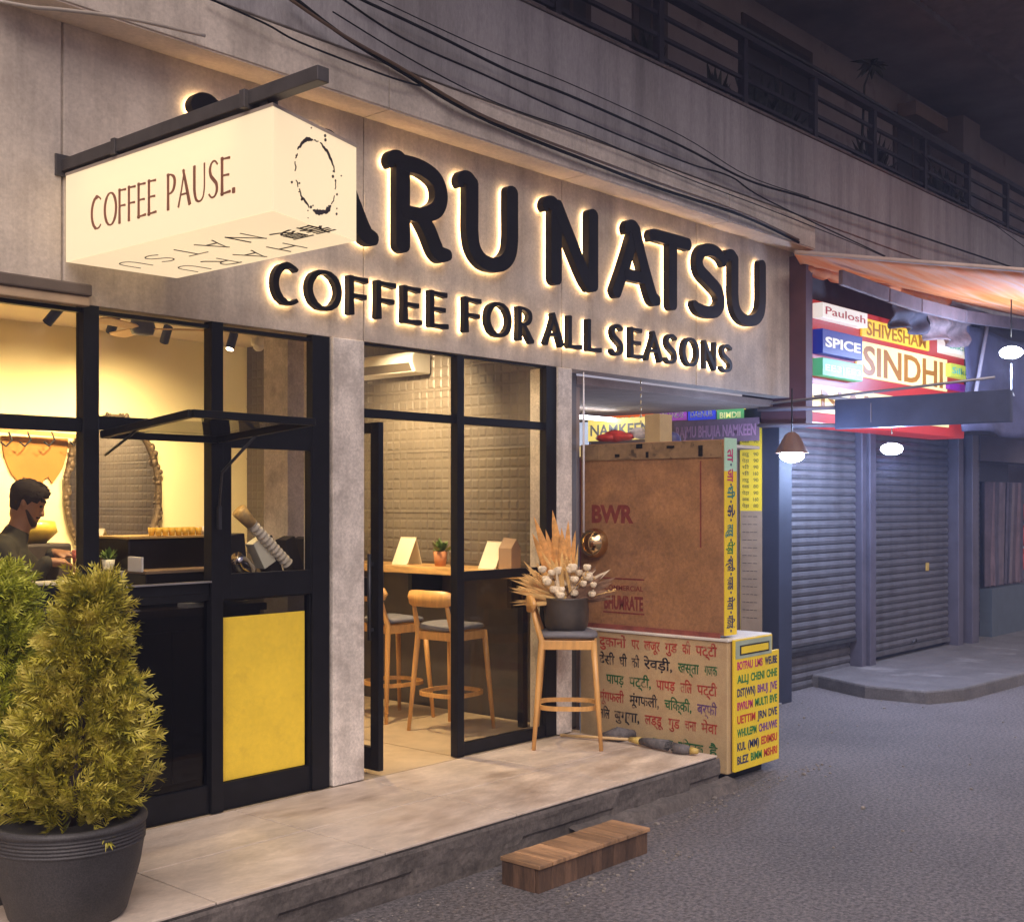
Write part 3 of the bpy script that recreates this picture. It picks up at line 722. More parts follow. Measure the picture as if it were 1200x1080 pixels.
# bar stools
def make_stool(name, label):
    t = thing(name, label, 'bar stool', (0,0,0), 'honey wood bar stools')
    sh = .70
    prof = []
    mb = MB()                                     # padded seat, rounded square
    ring = [(.02,.0),(.80,.0),(.97,.008),(1.0,.02),(.97,.034),(.85,.044),(.4,.05),(.02,.05)]
    vs = []; fs = []; n = 40
    for f, z in ring:
        for k in range(n):
            a = 2*math.pi*k/n; c, s = math.cos(a), math.sin(a); e = 2/3.6
            vs.append((.195*f*math.copysign(abs(c)**e, c), .195*f*math.copysign(abs(s)**e, s), sh-.005+z+.012*(abs(s)**2)*f))
    for i in range(len(ring)-1):
        for k in range(n): fs.append((i*n+k, i*n+(k+1)%n, (i+1)*n+(k+1)%n, (i+1)*n+k))
    fs.append(tuple(range((len(ring)-1)*n, len(ring)*n))); fs.append(tuple(range(n))[::-1])
    mb.add(vs, fs, True); mb.build('seat', PAD, t)
    mb = MB(); e = .165
    for a, b in (((-e,-e),(e,-e)),((e,-e),(e,e)),((e,e),(-e,e)),((-e,e),(-e,-e))): mb.obox((*a,sh-.035),(*b,sh-.035), .02, .06)
    mb.build('seat_frame', WOOD, t, bevel=.004)
    for sx in (-1,1):
        for sy in (-1,1):
            mb = MB(); foot = Vector((sx*.215,sy*.205,0)); top = Vector((sx*.165,sy*.16,sh-.01))
            if sx < 0:
                pts = [foot, foot.lerp(top,.5), top, Vector((-.20,sy*.155,sh+.10)), Vector((-.232,sy*.15,sh+.225))]
                mb.tube(pts, [.013,.018,.021,.017,.012], 10)
            else: mb.tube([foot, foot.lerp(top,.5), top], [.013,.018,.021], 10)
            mb.build('leg', WOOD, t)
    mb = MB(); n = 18; vs = []; fs = []            # curved backrest
    for i in range(n+1):
        a = R(-29 + 58*i/n); k = abs(i/n-.5)*2
        cx_, cy_ = .17 - .42*math.cos(a), .42*math.sin(a)
        hh = .052*math.sqrt(max(0, 1-k**6))+.004; d = Vector((math.cos(a)*-1, math.sin(a), 0))
        for dz, dr in ((-hh,0),(0,-.004),(hh,0),(hh,.02),(0,.024),(-hh,.02)):
            vs.append(Vector((cx_,cy_,sh+.225+dz)) + d*dr)
    for i in range(n):
        for k in range(6): fs.append((i*6+k, i*6+(k+1)%6, (i+1)*6+(k+1)%6, (i+1)*6+k))
    fs += [tuple(range(6))[::-1], tuple(range(n*6, n*6+6))]
    mb.add(vs, fs, True); mb.build('backrest', WOOD, t)
    mb = MB(); zf = .26; pts = []                  # flat footrest hoop
    for k in range(41):
        a = 2*math.pi*k/40; c, s = math.cos(a), math.sin(a); e = 2/3.0
        pts.append((.195*math.copysign(abs(c)**e, c), .188*math.copysign(abs(s)**e, s), zf))
    for i in range(40): mb.obox(pts[i], pts[i+1], .016, .028)
    mb.build('footrest', WOOD, t)
    return t
st = make_stool('bar_stool', 'honey wood bar stool with grey seat under the bar, nearer the post')
st.location = (6.03,.70,.216); st.rotation_euler.z = R(3)
s2 = copy_tree(st); s2.location = (6.09,1.36,.216); s2.rotation_euler.z = R(-6)
s2['label'] = 'honey wood bar stool with grey seat partly hidden by the open door'
s3 = copy_tree(st); s3.location = (6.145,-.25,.221); s3.rotation_euler.z = R(-52)
s3['label'] = 'honey wood bar stool on the terrace carrying a pot of dried flowers'

# back wall: mirror, rack, counter
mc = P(133,577,Y=3.83)
t = thing('wall_mirror', 'oval mirror in an ornate carved frame on the yellow wall', 'mirror', mc)
ax, az = .40, .60
mb = MB(); mb.add([(mc.x+ax*math.cos(R(9*k)), mc.y, mc.z+az*math.sin(R(9*k))) for k in range(40)], [tuple(range(40))], False)
mb.build('mirror_glass', mat('mirror', (.8,.8,.8), .02, 1, var=.01), t)
GILT = mat('aged gilt', (.13,.09,.05), .55, .5, var=.5, scale=40, bump=.3)
mb = MB(); rg = random.Random(4)
pts = [(mc.x+(ax+.02)*math.cos(R(6*k)), mc.y-.01, mc.z+(az+.02)*math.sin(R(6*k))) for k in range(61)]
mb.tube(pts, .024, 8, cap=False)
for k in range(90):
    a = R(4*k); r_ = rg.uniform(.012,.028)
    mb.ball((mc.x+(ax+rg.uniform(.0,.05))*math.cos(a), mc.y-.025, mc.z+(az+rg.uniform(.0,.05))*math.sin(a)), r_, 7, 5, (1,.7,rg.uniform(.7,1.6)))
mb.build('frame', GILT, t)
t = thing('cup_rack', 'dark wall rail with hanging hooks above the person', 'rack', P(45,507,Y=3.8))
a = P(-40,500,Y=3.75); b = P(97,512,Y=3.75)
mb = MB(); mb.obox(a, b, .03, .03); mb.build('rail', mat('rack wood', (.40,.25,.09), .6), t)
for px in (10,32,60,90):
    p = P(px,506,Y=3.74); mb = MB(); mb.tube([p+Vector((.0,0,.0)),p+Vector((.03,0,-.06)),p+Vector((-.02,0,-.11)),p+Vector((-.06,0,-.08))], .008, 6); mb.build('hook', BLACK, t)
a = P(42,512,Y=3.84); rx = P(80,512,Y=3.84).x - a.x  # thin disc coloured as a shadow falling on the wall
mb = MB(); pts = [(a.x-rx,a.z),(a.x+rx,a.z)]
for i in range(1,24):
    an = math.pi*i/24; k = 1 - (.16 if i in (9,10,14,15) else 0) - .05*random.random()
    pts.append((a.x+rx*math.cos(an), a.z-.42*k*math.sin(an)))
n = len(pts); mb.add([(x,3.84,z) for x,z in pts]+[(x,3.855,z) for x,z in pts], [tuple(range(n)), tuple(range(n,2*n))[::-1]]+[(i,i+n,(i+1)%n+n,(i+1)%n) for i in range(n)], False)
o = mb.build('wall_shadow', mat('amber shadow tone', (.36,.16,.025), .8, var=.1)); tag(o, 'amber half round disc painted as a shadow on the yellow wall above the person', 'wall shadow')

CAB = mat('dark walnut cabinet', (.028,.016,.012), .45, var=.3, scale=5, stretch=(1,1,4))
t = thing('service_counter', 'dark wooden service counter behind the glass front', 'counter', (3.2,.7,.215))
mb = MB(); mb.box(1.2,4.15,.30,.98,1.20,1.24); mb.build('counter_top', mat('counter top', (.05,.03,.02), .3), t, bevel=.004)
mb = MB(); mb.box(1.22,4.13,.34,.95,.216,1.199); mb.build('cabinet', CAB, t)
for x in (1.3,1.95,2.6,3.25): 
    mb = MB(); mb.box(x,x+.30,.322,.34,.32,1.12); mb.box(x+.31,x+.61,.322,.34,.32,1.12); mb.build('cupboard_door', CAB, t, bevel=.004)
t = thing('back_counter', 'pale back counter along the yellow wall behind the person', 'counter', (3.6,3.3,.215))
mb = MB(); mb.box(1.0,5.6,2.95,3.86,.216,1.08); mb.build('cabinet', mat('pale cabinet', (.72,.64,.47), .6, var=.05), t)
mb = MB(); mb.box(.98,5.62,2.9,3.86,1.081,1.12); mb.build('counter_top', mat('white counter', (.78,.74,.66), .4), t)
p = P(55,640,Y=3.0)
t = thing('grinder', 'dark coffee grinder on the back counter beside the person', 'grinder', (p.x,3.2,1.121))
mb = MB(); mb.box(p.x-.26,p.x+.22,3.05,3.35,1.121,1.50); mb.build('body', mat('dark appliance', (.05,.04,.035), .4), t, bevel=.02)
mb = MB(); mb.lathe([(.07,1.5),(.15,1.58),(.13,1.66),(.02,1.67)], (p.x+.02,3.2,0), 18); mb.build('hopper', mat('yellow hopper', (.62,.45,.06), .3), t)
mb = MB(); mb.box(p.x+.3,p.x+.8,3.0,3.3,1.121,1.23); tag(mb.build('tray', mat('blue tray', (.06,.09,.22), .4), bevel=.01), 'blue tray on the back counter', 'tray')

# espresso machine in the hatch
t = thing('coffee_machine', 'long dark brown coffee machine behind the serving hatch', 'coffee machine', (3.8,.8,1.241))
EB = mat('dark bronze enamel', (.016,.012,.010), .35, .3, var=.2)
mb = MB(); mb.box(3.49,4.16,.64,1.0,1.245,1.60); mb.build('body', EB, t, bevel=.012)
mb = MB(); mb.box(3.485,4.165,.62,1.02,1.601,1.612); mb.build('cup_tray', mat('cup tray brass', (.62,.42,.16), .4, .3), t)
mb = MB(); mb.box(3.475,4.10,.44,.638,1.245,1.42); mb.build('drip_tray', EB, t, bevel=.006)
mb = MB(); mb.box(3.470,4.105,.43,.638,1.421,1.435); mb.build('tray_edge', mat('tan strip', (.24,.16,.09), .5), t)
mb = MB(); mb.box(3.462,3.474,.46,.60,1.43,1.51); mb.build('side_plate', WHITE, t, bevel=.004)
rg = random.Random(9)
AMB = mat('amber cups', (.80,.50,.07), .25, var=.1)
for i in range(11):
    for j in (0,1):
        x = 3.70+.043*i; y = .68+.07*j
        o = MB().lathe([(.014,0),(.02,.045),(.018,.045),(.012,.003)], (x,y,1.6125), 10).build('cup', AMB if i < 7 else WHITE)
        tag(o, 'small amber cup in the row on the coffee machine' if i < 7 else 'small white cup in the row on the coffee machine', 'cup', 'amber cups on the coffee machine' if i < 7 else 'white cups on the coffee machine')
p = P(127,650,Y=.75); pot_plant((p.x,.75,1.43), .035, .06, 30, .09, 'tiny green plant on a cream box beside the coffee machine', PAPER, 4)
mb = MB(); mb.box(p.x-.05,p.x+.06,.68,.82,1.241,1.43); tag(mb.build('carton', PAPER, bevel=.004), 'cream carton under the tiny plant beside the coffee machine', 'carton')
p = P(125,680,Y=.55)
t = thing('knock_box', 'round black canister in the corner of the serving hatch', 'canister', (p.x,.55,1.241))
mb = MB(); mb.lathe([(.075,0),(.08,.02),(.08,.16),(.07,.17),(.072,.185),(.06,.20),(.02,.205)], (p.x,.55,1.241), 20); mb.build('body', BLACK, t)
mb = MB(); mb.lathe([(.083,.15),(.083,.156)], (p.x,.55,1.241), 20); mb.build('band', mat('brass', (.5,.35,.15), .3, .8), t)
for px, w in ((150,.10),(225,.06),(240,.07)):
    p = P(px,716,Y=.34); mb = MB(); mb.box(p.x-w/2-.02,p.x+w/2,.305,.40,1.2405,1.246 if px<200 else 1.262)
    tag(mb.build('paper_note', WHITE), {150:'white paper sheet on the dark counter edge',225:'white card on the dark counter edge beside the mullion',240:'small white holder on the counter edge at the mullion'}[px], 'paper')

# cup dispenser behind the small window
t = thing('cup_dispenser', 'tilted tube of stacked paper cups leaning in black holders behind the small window', 'cup dispenser', (3.95,.25,1.30))
a = P(337,660,Y=.25); b = P(280,598,Y=.25); d = (b-a).normalized()
mb = MB(); L_ = (b-a).length; pts = []; rr_ = []
k = 22
for i in range(k+1):
    q_ = a + d*(L_*.75*i/k); pts.append(q_); rr_.append(.029 if i % 2 else .034)
mb.tube(pts, rr_, 16, smooth=False); mb.build('cup_stack', mat('paper cups', (.78,.70,.55), .6), t)
mb = MB(); mb.tube([a+d*L_*.752, a+d*L_], [.033,.043], 16); mb.build('cup', mat('printed cup', (.55,.36,.12), .5, var=.5, scale=14), t)
mb = MB()
for px, tl, w in ((345,-.35,.07),(362,-.3,.05),(318,-.35,.08),(275,-.1,.1)):
    p = P(px,668,Y=.33); mb.T = Matrix.Translation(p) @ Matrix.Rotation(tl,4,'Y'); mb.box(-w/2,w/2,-.05,.05,-.05,.20)
mb.T = None; mb.box(3.69,4.2,.12,.42,1.28,1.295); mb.build('holder', BLACK, t, bevel=.005)
mb = MB(); p = P(308,655,Y=.30); mb.T = Matrix.Translation(p) @ Matrix.Rotation(-.5,4,'Y'); mb.prism([(-.04,-.04),(.05,-.04),(.05,.04),(-.04,.04)],-.04,.12); mb.build('napkin_box', PAPER, t, bevel=.004)
p = P(284,662,Y=.22)
t = thing('milk_jug', 'shiny steel milk jug lying beside the paper cups', 'jug', p)
mb = MB(); mb.T = Matrix.Translation(p) @ Matrix.Rotation(R(-55),4,'Y') @ Matrix.Rotation(R(20),4,'X'); mb.lathe([(.045,-.08),(.05,-.06),(.045,.03),(.034,.06),(.038,.075)], (0,0,0), 20); mb.build('body', mat('polished steel', (.7,.7,.72), .15, 1), t)

# =================================================================== PERSON
def capsules(chains, name, m, parent, voxel, smooth=6, extra=None):
    mb = MB()
    for pts, rs in chains:
        for i in range(len(pts)-1):
            a, b = Vector(pts[i]), Vector(pts[i+1]); mb.tube([a.lerp(b,j/6) for j in range(7)], [rs[i]+(rs[i+1]-rs[i])*j/6 for j in range(7)], 14)
        for p, r_ in zip(pts, rs): mb.ball(p, r_, 14, 10)
    if extra: extra(mb)
    o = mb.build('tmp', m, None)
    r_ = o.modifiers.new('r','REMESH'); r_.mode = 'VOXEL'; r_.voxel_size = voxel; r_.use_smooth_shade = True
    s_ = o.modifiers.new('s','SMOOTH'); s_.iterations = smooth; s_.factor = .5
    dg = bpy.context.evaluated_depsgraph_get(); dg.update()
    me = bpy.data.meshes.new_from_object(o.evaluated_get(dg)); bpy.data.objects.remove(o)
    me.name = name
    off = BASE[parent.name]
    for v in me.vertices: v.co -= off
    for p in me.polygons: p.use_smooth = True
    me.materials.clear(); me.materials.append(m)
    ob = bpy.data.objects.new(name, me); COL.objects.link(ob); ob.parent = parent; BASE[ob.name] = off
    return ob
pc = P(31,588,Y=1.40)                              # centre of the head
pt = thing('person', 'person with short dark hair in a dark olive shirt behind the left window', 'person', (pc.x-.12,1.45,.216))
fdir = Vector((.86,-.51,0)).normalized(); sdir = UP.cross(fdir)      # facing, and to the person's left
def Q(f, s, z): return Vector((pc.x,pc.y,0)) + fdir*f + sdir*s + UP*z
hz = pc.z                                           # head centre height
SKIN = mat('brown skin', (.40,.20,.10), .5, var=.06, scale=20)
SHIRT = mat('dark olive shirt', (.050,.046,.030), .85, var=.25, scale=14, bump=.3, bscale=70)
TROU = mat('black trousers', (.012,.012,.014), .8)
HAIR = mat('dark brown hair', (.012,.006,.005), .85, var=.5, scale=60, bump=.5, bscale=160)
pit = R(24)                                          # head bent forward
def HP(f, s, z):                                     # point of the head, bent down about its centre
    f2 = f*math.cos(pit) + z*math.sin(pit); z2 = z*math.cos(pit) - f*math.sin(pit)
    return Q(f2, s, hz + z2)
rows = [(-.118,.030,.078,.036),(-.105,.052,.092,.050),(-.085,.06,.094,.058),(-.06,.066,.088,.064),(-.03,.075,.086,.068),(0,.085,.086,.071),(.03,.094,.090,.074),(.06,.094,.090,.073),(.09,.078,.076,.062),(.11,.05,.05,.04),(.118,.02,.02,.018)]
def head(mb):
    vs = []; fs = []; n = 32
    for z, bk, fr_, hw in rows:
        for k in range(n):
            a = 2*math.pi*k/n; c = math.cos(a); s = math.sin(a)
            f = (fr_ if c > 0 else bk)*math.copysign(abs(c)**.85, c)
            w = hw*math.copysign(abs(s)**.9, s)
            vs.append(HP(f, w, z))
    m = len(rows)
    for i in range(m-1):
        for k in range(n): fs.append((i*n+k, i*n+(k+1)%n, (i+1)*n+(k+1)%n, (i+1)*n+k))
    fs += [tuple(range(n))[::-1], tuple(range((m-1)*n, m*n))]
    mb.add(vs, fs, True)
    mb.tube([HP(.078,0,.022),HP(.098,0,-.012),HP(.106,0,-.030)], [.009,.012,.015], 10); mb.ball(HP(.107,0,-.030), .015); mb.ball(HP(.098,.012,-.032), .010); mb.ball(HP(.098,-.012,-.032), .010)
    mb.tube([HP(.09,-.022,-.066),HP(.099,0,-.063),HP(.09,.022,-.066)], .008, 8); mb.tube([HP(.087,-.020,-.078),HP(.096,0,-.077),HP(.087,.020,-.078)], .009, 8)
    mb.ball(HP(.086,0,-.105), .022); mb.tube([HP(.076,-.05,.028),HP(.092,0,.026),HP(.076,.05,.028)], .010, 8)
    for sgn in (-1,1): mb.ball(HP(-.008,sgn*.075,-.012), .026, 12, 8, (.6,.35,1.15))
nz = hz - .10
sh = hz - .265
SHL, SHR = Q(-.10,.185,sh), Q(-.12,-.185,sh)
ELR = P(30,692,Y=1.22); WRR = P(55,658,Y=1.16)
ELL = Q(.10,.235,sh-.22); WRL = P(62,648,Y=1.34)
def hand(w, d, side):
    ch = []; d = d.normalized(); s = d.cross(UP).normalized()*side; up_ = s.cross(d)*side
    palm = w + d*.05
    ch.append(([w, w+d*.03, w+d*.085],[.024,.028,.026])); ch.append(([w+d*.04+s*.018, w+d*.085+s*.022],[.020,.018])); ch.append(([w+d*.04-s*.018, w+d*.085-s*.022],[.02,.018]))
    for k, (o_, ln) in enumerate(((-.030,.062),(-.010,.075),(.010,.078),(.030,.068))):
        r0 = w + d*.09 + s*o_; b1 = r0 + d*ln*.5 - UP*.008; b2 = b1 + d*ln*.28 - UP*.022; b3 = b2 + d*ln*.08 - UP*.02
        ch.append(([r0,b1,b2,b3],[.0105,.0100,.0095,.008]))
    th0 = w + d*.03 + s*.028; ch.append(([th0, th0+s*.025+d*.022-UP*.008, th0+s*.028+d*.05-UP*.02],[.014,.0115,.0095])); return ch
chains = [([Q(-.07,0,sh+.02),Q(-.035,0,nz-.03),Q(-.01,0,nz+.03)],[.07,.06,.058]),
 ([SHL,ELL,WRL],[.058,.047,.030]), ([SHR,ELR,WRR],[.058,.047,.030]),
 ([SHL.lerp(SHR,.15),SHL.lerp(SHR,.85)],[.075,.075]),
 ([Q(-.10,0,sh-.08),Q(-.13,0,sh-.30),Q(-.14,0,sh-.48)],[.125,.12,.125]), ([Q(-.10,.08,sh-.10),Q(-.13,.07,sh-.48)],[.10,.10]), ([Q(-.10,-.08,sh-.10),Q(-.13,-.07,sh-.48)],[.10,.10]),
 ([Q(-.14,.09,sh-.5),Q(-.10,.10,.70),Q(-.15,.11,.30)],[.095,.062,.042]), ([Q(-.14,-.09,sh-.5),Q(-.10,-.10,.70),Q(-.15,-.11,.30)],[.095,.062,.042]),
 ([Q(-.15,.11,.27),Q(.02,.13,.252)],[.045,.034]), ([Q(-.15,-.11,.27),Q(.02,-.13,.252)],[.045,.034])] + hand(WRR, fdir+sdir*.35-UP*.1, -1) + hand(WRL, fdir-sdir*.25-UP*.1, 1)
capsules(chains, 'body', SKIN, pt, .0085, 4, head)
capsules([([SHL,ELL,ELL.lerp(WRL,.96)],[.070,.058,.042]), ([SHR,ELR,ELR.lerp(WRR,.96)],[.070,.058,.042]), ([SHL.lerp(SHR,.10),SHL.lerp(SHR,.9)],[.085,.085]),
  ([Q(-.08,0,sh+.02),Q(-.055,0,sh+.085)],[.09,.072]),
  ([Q(-.10,0,sh-.08),Q(-.13,0,sh-.30),Q(-.14,0,sh-.55)],[.135,.132,.14]), ([Q(-.10,.09,sh-.10),Q(-.13,.08,sh-.55)],[.11,.115]), ([Q(-.10,-.09,sh-.10),Q(-.13,-.08,sh-.55)],[.11,.115])], 'shirt', SHIRT, pt, .012, 4)
capsules([([Q(-.14,.09,sh-.5),Q(-.10,.10,.70),Q(-.15,.11,.30)],[.115,.08,.066]), ([Q(-.14,-.09,sh-.5),Q(-.10,-.10,.70),Q(-.15,-.11,.30)],[.115,.08,.066])], 'trousers', TROU, pt, .014, 4)
capsules([([Q(-.15,.11,.262),Q(.04,.13,.256)],[.046,.04]), ([Q(-.15,-.11,.262),Q(.04,-.13,.256)],[.046,.04])], 'shoes', TROU, pt, .012, 2)
mb = MB(); vs = []; fs = []; n = 48; m = 14; rg = random.Random(2)     # short hair that follows the skull
def skull(z):
    if z >= rows[-1][0]: return rows[-1][1:]
    for r0, r1 in zip(rows, rows[1:]):
        if r0[0] <= z <= r1[0]:
            t_ = (z-r0[0])/(r1[0]-r0[0]); return tuple(r0[q2]+(r1[q2]-r0[q2])*t_ for q2 in (1,2,3))
for i in range(m+1):
    for k in range(n):
        a = 2*math.pi*k/n; c = math.cos(a); s = math.sin(a)
        low = .058 if c > .62 else (.015 if c > .25 else (-.012 if c > .0 else (.004 if c > -.25 else -.062)))
        z = .131 - (.131-low)*(i/m)
        bk, fr_, hw = skull(min(.1175, z-.006)); th = (.004 + .011*min(1, (m-i)/4)) + rg.uniform(-.002,.003)
        f = ((fr_ if c > 0 else bk)+th)*math.copysign(abs(c)**.85, c); w = (hw+th)*math.copysign(abs(s)**.9, s)
        vs.append(HP(f, w, z))
for i in range(m):
    for k in range(n): fs.append((i*n+k, (i+1)*n+k, (i+1)*n+(k+1)%n, i*n+(k+1)%n))
mb.add(vs, fs, True)
for _ in range(140):                                   # tufts
    a = rg.uniform(0,6.28); el = rg.uniform(.25,1.4); c = math.cos(a)*math.cos(el)
    if c > .75 and el < .6: continue
    p0 = Vector((.098*math.cos(a)*math.cos(el), .078*math.sin(a)*math.cos(el), .015+.108*math.sin(el)))
    t0 = Vector((.05,rg.uniform(-.03,.03),rg.uniform(-.01,.02)))*.5
    mb.tube([HP(*p0), HP(*(p0*1.05+t0*.5)), HP(*(p0*1.03+t0))], [.010,.008,.002], 5)
mb.build('hair', HAIR, pt)
mb = MB()                                              # short beard and moustache
rgb_ = [HP(.078*math.cos(R(a))+.006, .064*math.sin(R(a)), -.100+.075*(1-math.cos(R(a)))) for a in range(-80,81,16)]
mb.tube(rgb_, [.006,.010,.014,.017,.020,.022,.020,.017,.014,.010,.006], 10)
mb.tube([HP(.086,-.026,-.060),HP(.100,0,-.054),HP(.086,.026,-.060)], .006, 6)
mb.tube([HP(.075,-.06,.036),HP(.092,-.03,.041),HP(.094,-.012,.037)], .005, 6); mb.tube([HP(.075,.06,.036),HP(.092,.03,.041),HP(.094,.012,.037)], .005, 6)
mb.build('beard', mat('short beard', (.045,.022,.014), .9, var=.5, scale=90, bump=.4, bscale=200), pt)
mb = MB()
for sgn in (-1,1): mb.ball(HP(.083,sgn*.034,.010), .010, 10, 7)
mb.build('eyes', mat('dark eyes', (.03,.02,.02), .2), pt)
# what the hands hold
hp = (WRR+WRL)/2 + fdir*.13
t = thing('portafilter', 'dark handled tool with a pale scoop held in the hands of the person', 'tool', hp)
mb = MB(); mb.tube([hp+sdir*.08-fdir*.05+UP*.0, hp+sdir*.05+fdir*.03+UP*.05, hp+fdir*.10+UP*.075], [.009,.011,.012], 8); mb.build('handle', WHITE, t)
mb = MB(); mb.lathe([(.03,0),(.034,.03),(.028,.035)], hp+fdir*.13+UP*.06, 14); mb.build('basket', BLACK, t)
mb = MB(); c_ = hp - UP*.05 + fdir*.02; mb.lathe([(.028,0),(.036,.09),(.033,.09),(.025,.004)], c_, 16); o = mb.build('takeaway_cup', mat('patterned cup', (.35,.10,.08), .5, var=.9, scale=40)); tag(o, 'small red and white cup in the hands of the person', 'cup')
p = P(80,690,Y=.62)
mb = MB(); mb.T = Matrix.Translation((p.x,.66,1.241)); mb.box(-.16,.14,-.12,.12,0,.15); o = mb.build('white_box', PAPER, bevel=.006); tag(o, 'white box on the counter in front of the person', 'box')
#PART3
# =================================================================== ON THE TERRACE
t = thing('step', 'low wooden step of stained boards on the street before the terrace', 'step', (4.67,-1.5,0))
rg = random.Random(8)
mb = MB(); n = 9
for i in range(n):
    x0 = 4.225 + .885*i/n; mb.box(x0+.002, x0+.885/n-.002, -1.628, -1.385, .112, .132+rg.uniform(-.001,.001))
mb.build('top_board', WOODSTEP, t, bevel=.003)
mb = MB()
for i in range(n): 
    x0 = 4.235 + .865*i/n; mb.box(x0+.001, x0+.865/n-.001, -1.615-rg.uniform(0,.002), -1.595, .0, .111)
for k in range(3): mb.box(4.232,4.25,-1.594+.068*k,-1.594+.068*k+.066,0,.111); mb.box(5.083,5.10,-1.594+.068*k,-1.594+.068*k+.066,0,.111)
mb.box(4.26,5.07,-1.41,-1.39,0,.11)
mb.build('side_board', mat('dark side boards', (.10,.055,.032), .7, var=.5, scale=9, stretch=(2,2,.4), grain=.25, gscale=60, bump=.2, island=.5), t, bevel=.002)

# dried flower pot on the stool
sp = Vector((6.13,-.25,.958))
t = thing('flower_pot', 'dark bronze pot of dried palm leaves and white blooms standing on the terrace stool', 'flower pot', sp)
mb = MB(); mb.lathe([(.09,0),(.118,.008),(.138,.035),(.146,.08),(.147,.15),(.142,.19),(.147,.212),(.149,.222),(.138,.222),(.13,.20),(.02,.18)], sp, 32)
mb.build('pot', mat('bronze glaze', (.075,.060,.048), .38, .35, var=.35, scale=7, bump=.15, bscale=18), t)
DRY = mat('dried leaf', (.62,.30,.08), .7, var=.35, scale=25); DRYL = mat('pale dried leaf', (.74,.47,.17), .7, var=.25, scale=30); DRYD = mat('brown dried leaf', (.25,.14,.08), .8, var=.35, scale=30)
BLOOM = mat('cream blooms', (.76,.63,.44), .7, var=.25, scale=40)
def blade(mb, b0, d, L_, w, curl=.15, rg=random):
    d = Vector(d).normalized(); s = d.cross(Vector((FW.x,FW.y,.15))).normalized(); b0 = Vector(b0); k = 7; vs = []; fs = []
    bend = Vector((d.x, d.y, -.4))*curl
    for i in range(k+1):
        u = i/k; c = b0 + d*L_*u + bend*L_*u*u; ww = w*math.sin(math.pi*min(1,.12+.88*u))**.8*(1 if i < k else .05)
        f = s.cross(d)*ww*.25
        vs += [c-s*ww+f, c, c+s*ww+f]
    for i in range(k):
        a = 3*i; fs += [(a,a+1,a+4,a+3),(a+1,a+2,a+5,a+4)]
    mb.add(vs, fs, True)
top = sp + UP*.19
iL = -RT; 
def fan(mb, n, cdir, spread, L0, L1, w, seed, base=top, jitter=.05):
    rg = random.Random(seed)
    for _ in range(n):
        d = (Vector(cdir) + iL*rg.uniform(-spread,spread) + UP*rg.uniform(-spread,spread)*.7 + FW*rg.uniform(-.3,.3)).normalized()
        b0 = base + iL*rg.uniform(-jitter,jitter) + FW*rg.uniform(-jitter,jitter)
        blade(mb, b0, d, rg.uniform(L0,L1), w*rg.uniform(.6,1.3), rg.uniform(-.05,.15))
mb = MB()
for dx_, dz_, L_, w in ((.30,1,.60,.030),(.22,1,.50,.028),(.05,1,.50,.032),(.12,1,.62,.034),(-.02,1,.55,.026),(-.10,1,.48,.022),(.38,1,.50,.03),(.17,1,.44,.03)):
    blade(mb, top+iL*dx_*.1+FW*random.uniform(-.04,.04), iL*dx_+UP*dz_+FW*random.uniform(-.12,.12), L_, w, .06)
mb.build('tall_leaves', DRY, t)
mb = MB(); fan(mb, 80, iL*.9+UP*.75, .6, .16, .36, .014, 3); fan(mb, 44, iL*1+UP*.2, .4, .18, .36, .011, 5)
fan(mb, 34, iL*.25+UP*1, .35, .22, .44, .016, 7); mb.build('pale_leaves', DRYL, t)
mb = MB(); fan(mb, 40, -iL*1+UP*.5, .5, .16, .33, .019, 11); fan(mb, 10, -iL*.5+UP*.9, .3, .2, .30, .016, 15)
mb.build('brown_leaves', DRYD, t)
mb = MB(); fan(mb, 3, -iL*.9+UP*.85, .12, .30, .37, .013, 13); fan(mb, 8, iL*.3+UP*.9, .4, .15, .3, .010, 18)
rg = random.Random(6)
for _ in range(34):                                    # round cream blooms, a cluster in front
    a = rg.uniform(-1,1); hgt = rg.uniform(.0,.20); dep = rg.uniform(-.13,-.02)
    p = top + iL*(a*.17) + UP*(hgt+.03) + FW*dep; r_ = rg.uniform(.018,.030)
    r_ *= 1.1; mb.ball(p, r_, 10, 7, (1,1,rg.uniform(.7,.95)))
    for k in range(5):
        an = 1.256*k; mb.ball(p+Vector((math.cos(an)*r_*.5, math.sin(an)*r_*.5, r_*.3)), r_*.62, 7, 5)
mb.build('blooms', BLOOM, t)
mb = MB()
for k in range(14):
    d = (iL*rg.uniform(-1,1)+UP*rg.uniform(.3,1.2)-FW*rg.uniform(0,.4)).normalized(); p = top + iL*rg.uniform(-.06,.06)
    L_ = rg.uniform(.2,.36); mb.tube([p, p+d*L_*.6, p+d*L_+Vector((0,0,.02*rg.uniform(-1,1)))], [.003,.003,.002], 5)
    for q_ in range(6): mb.ball(p+d*(L_*(.7+.06*q_))+iL*rg.uniform(-.012,.012), .006, 5, 4)
mb.build('twigs', DRYL, t)

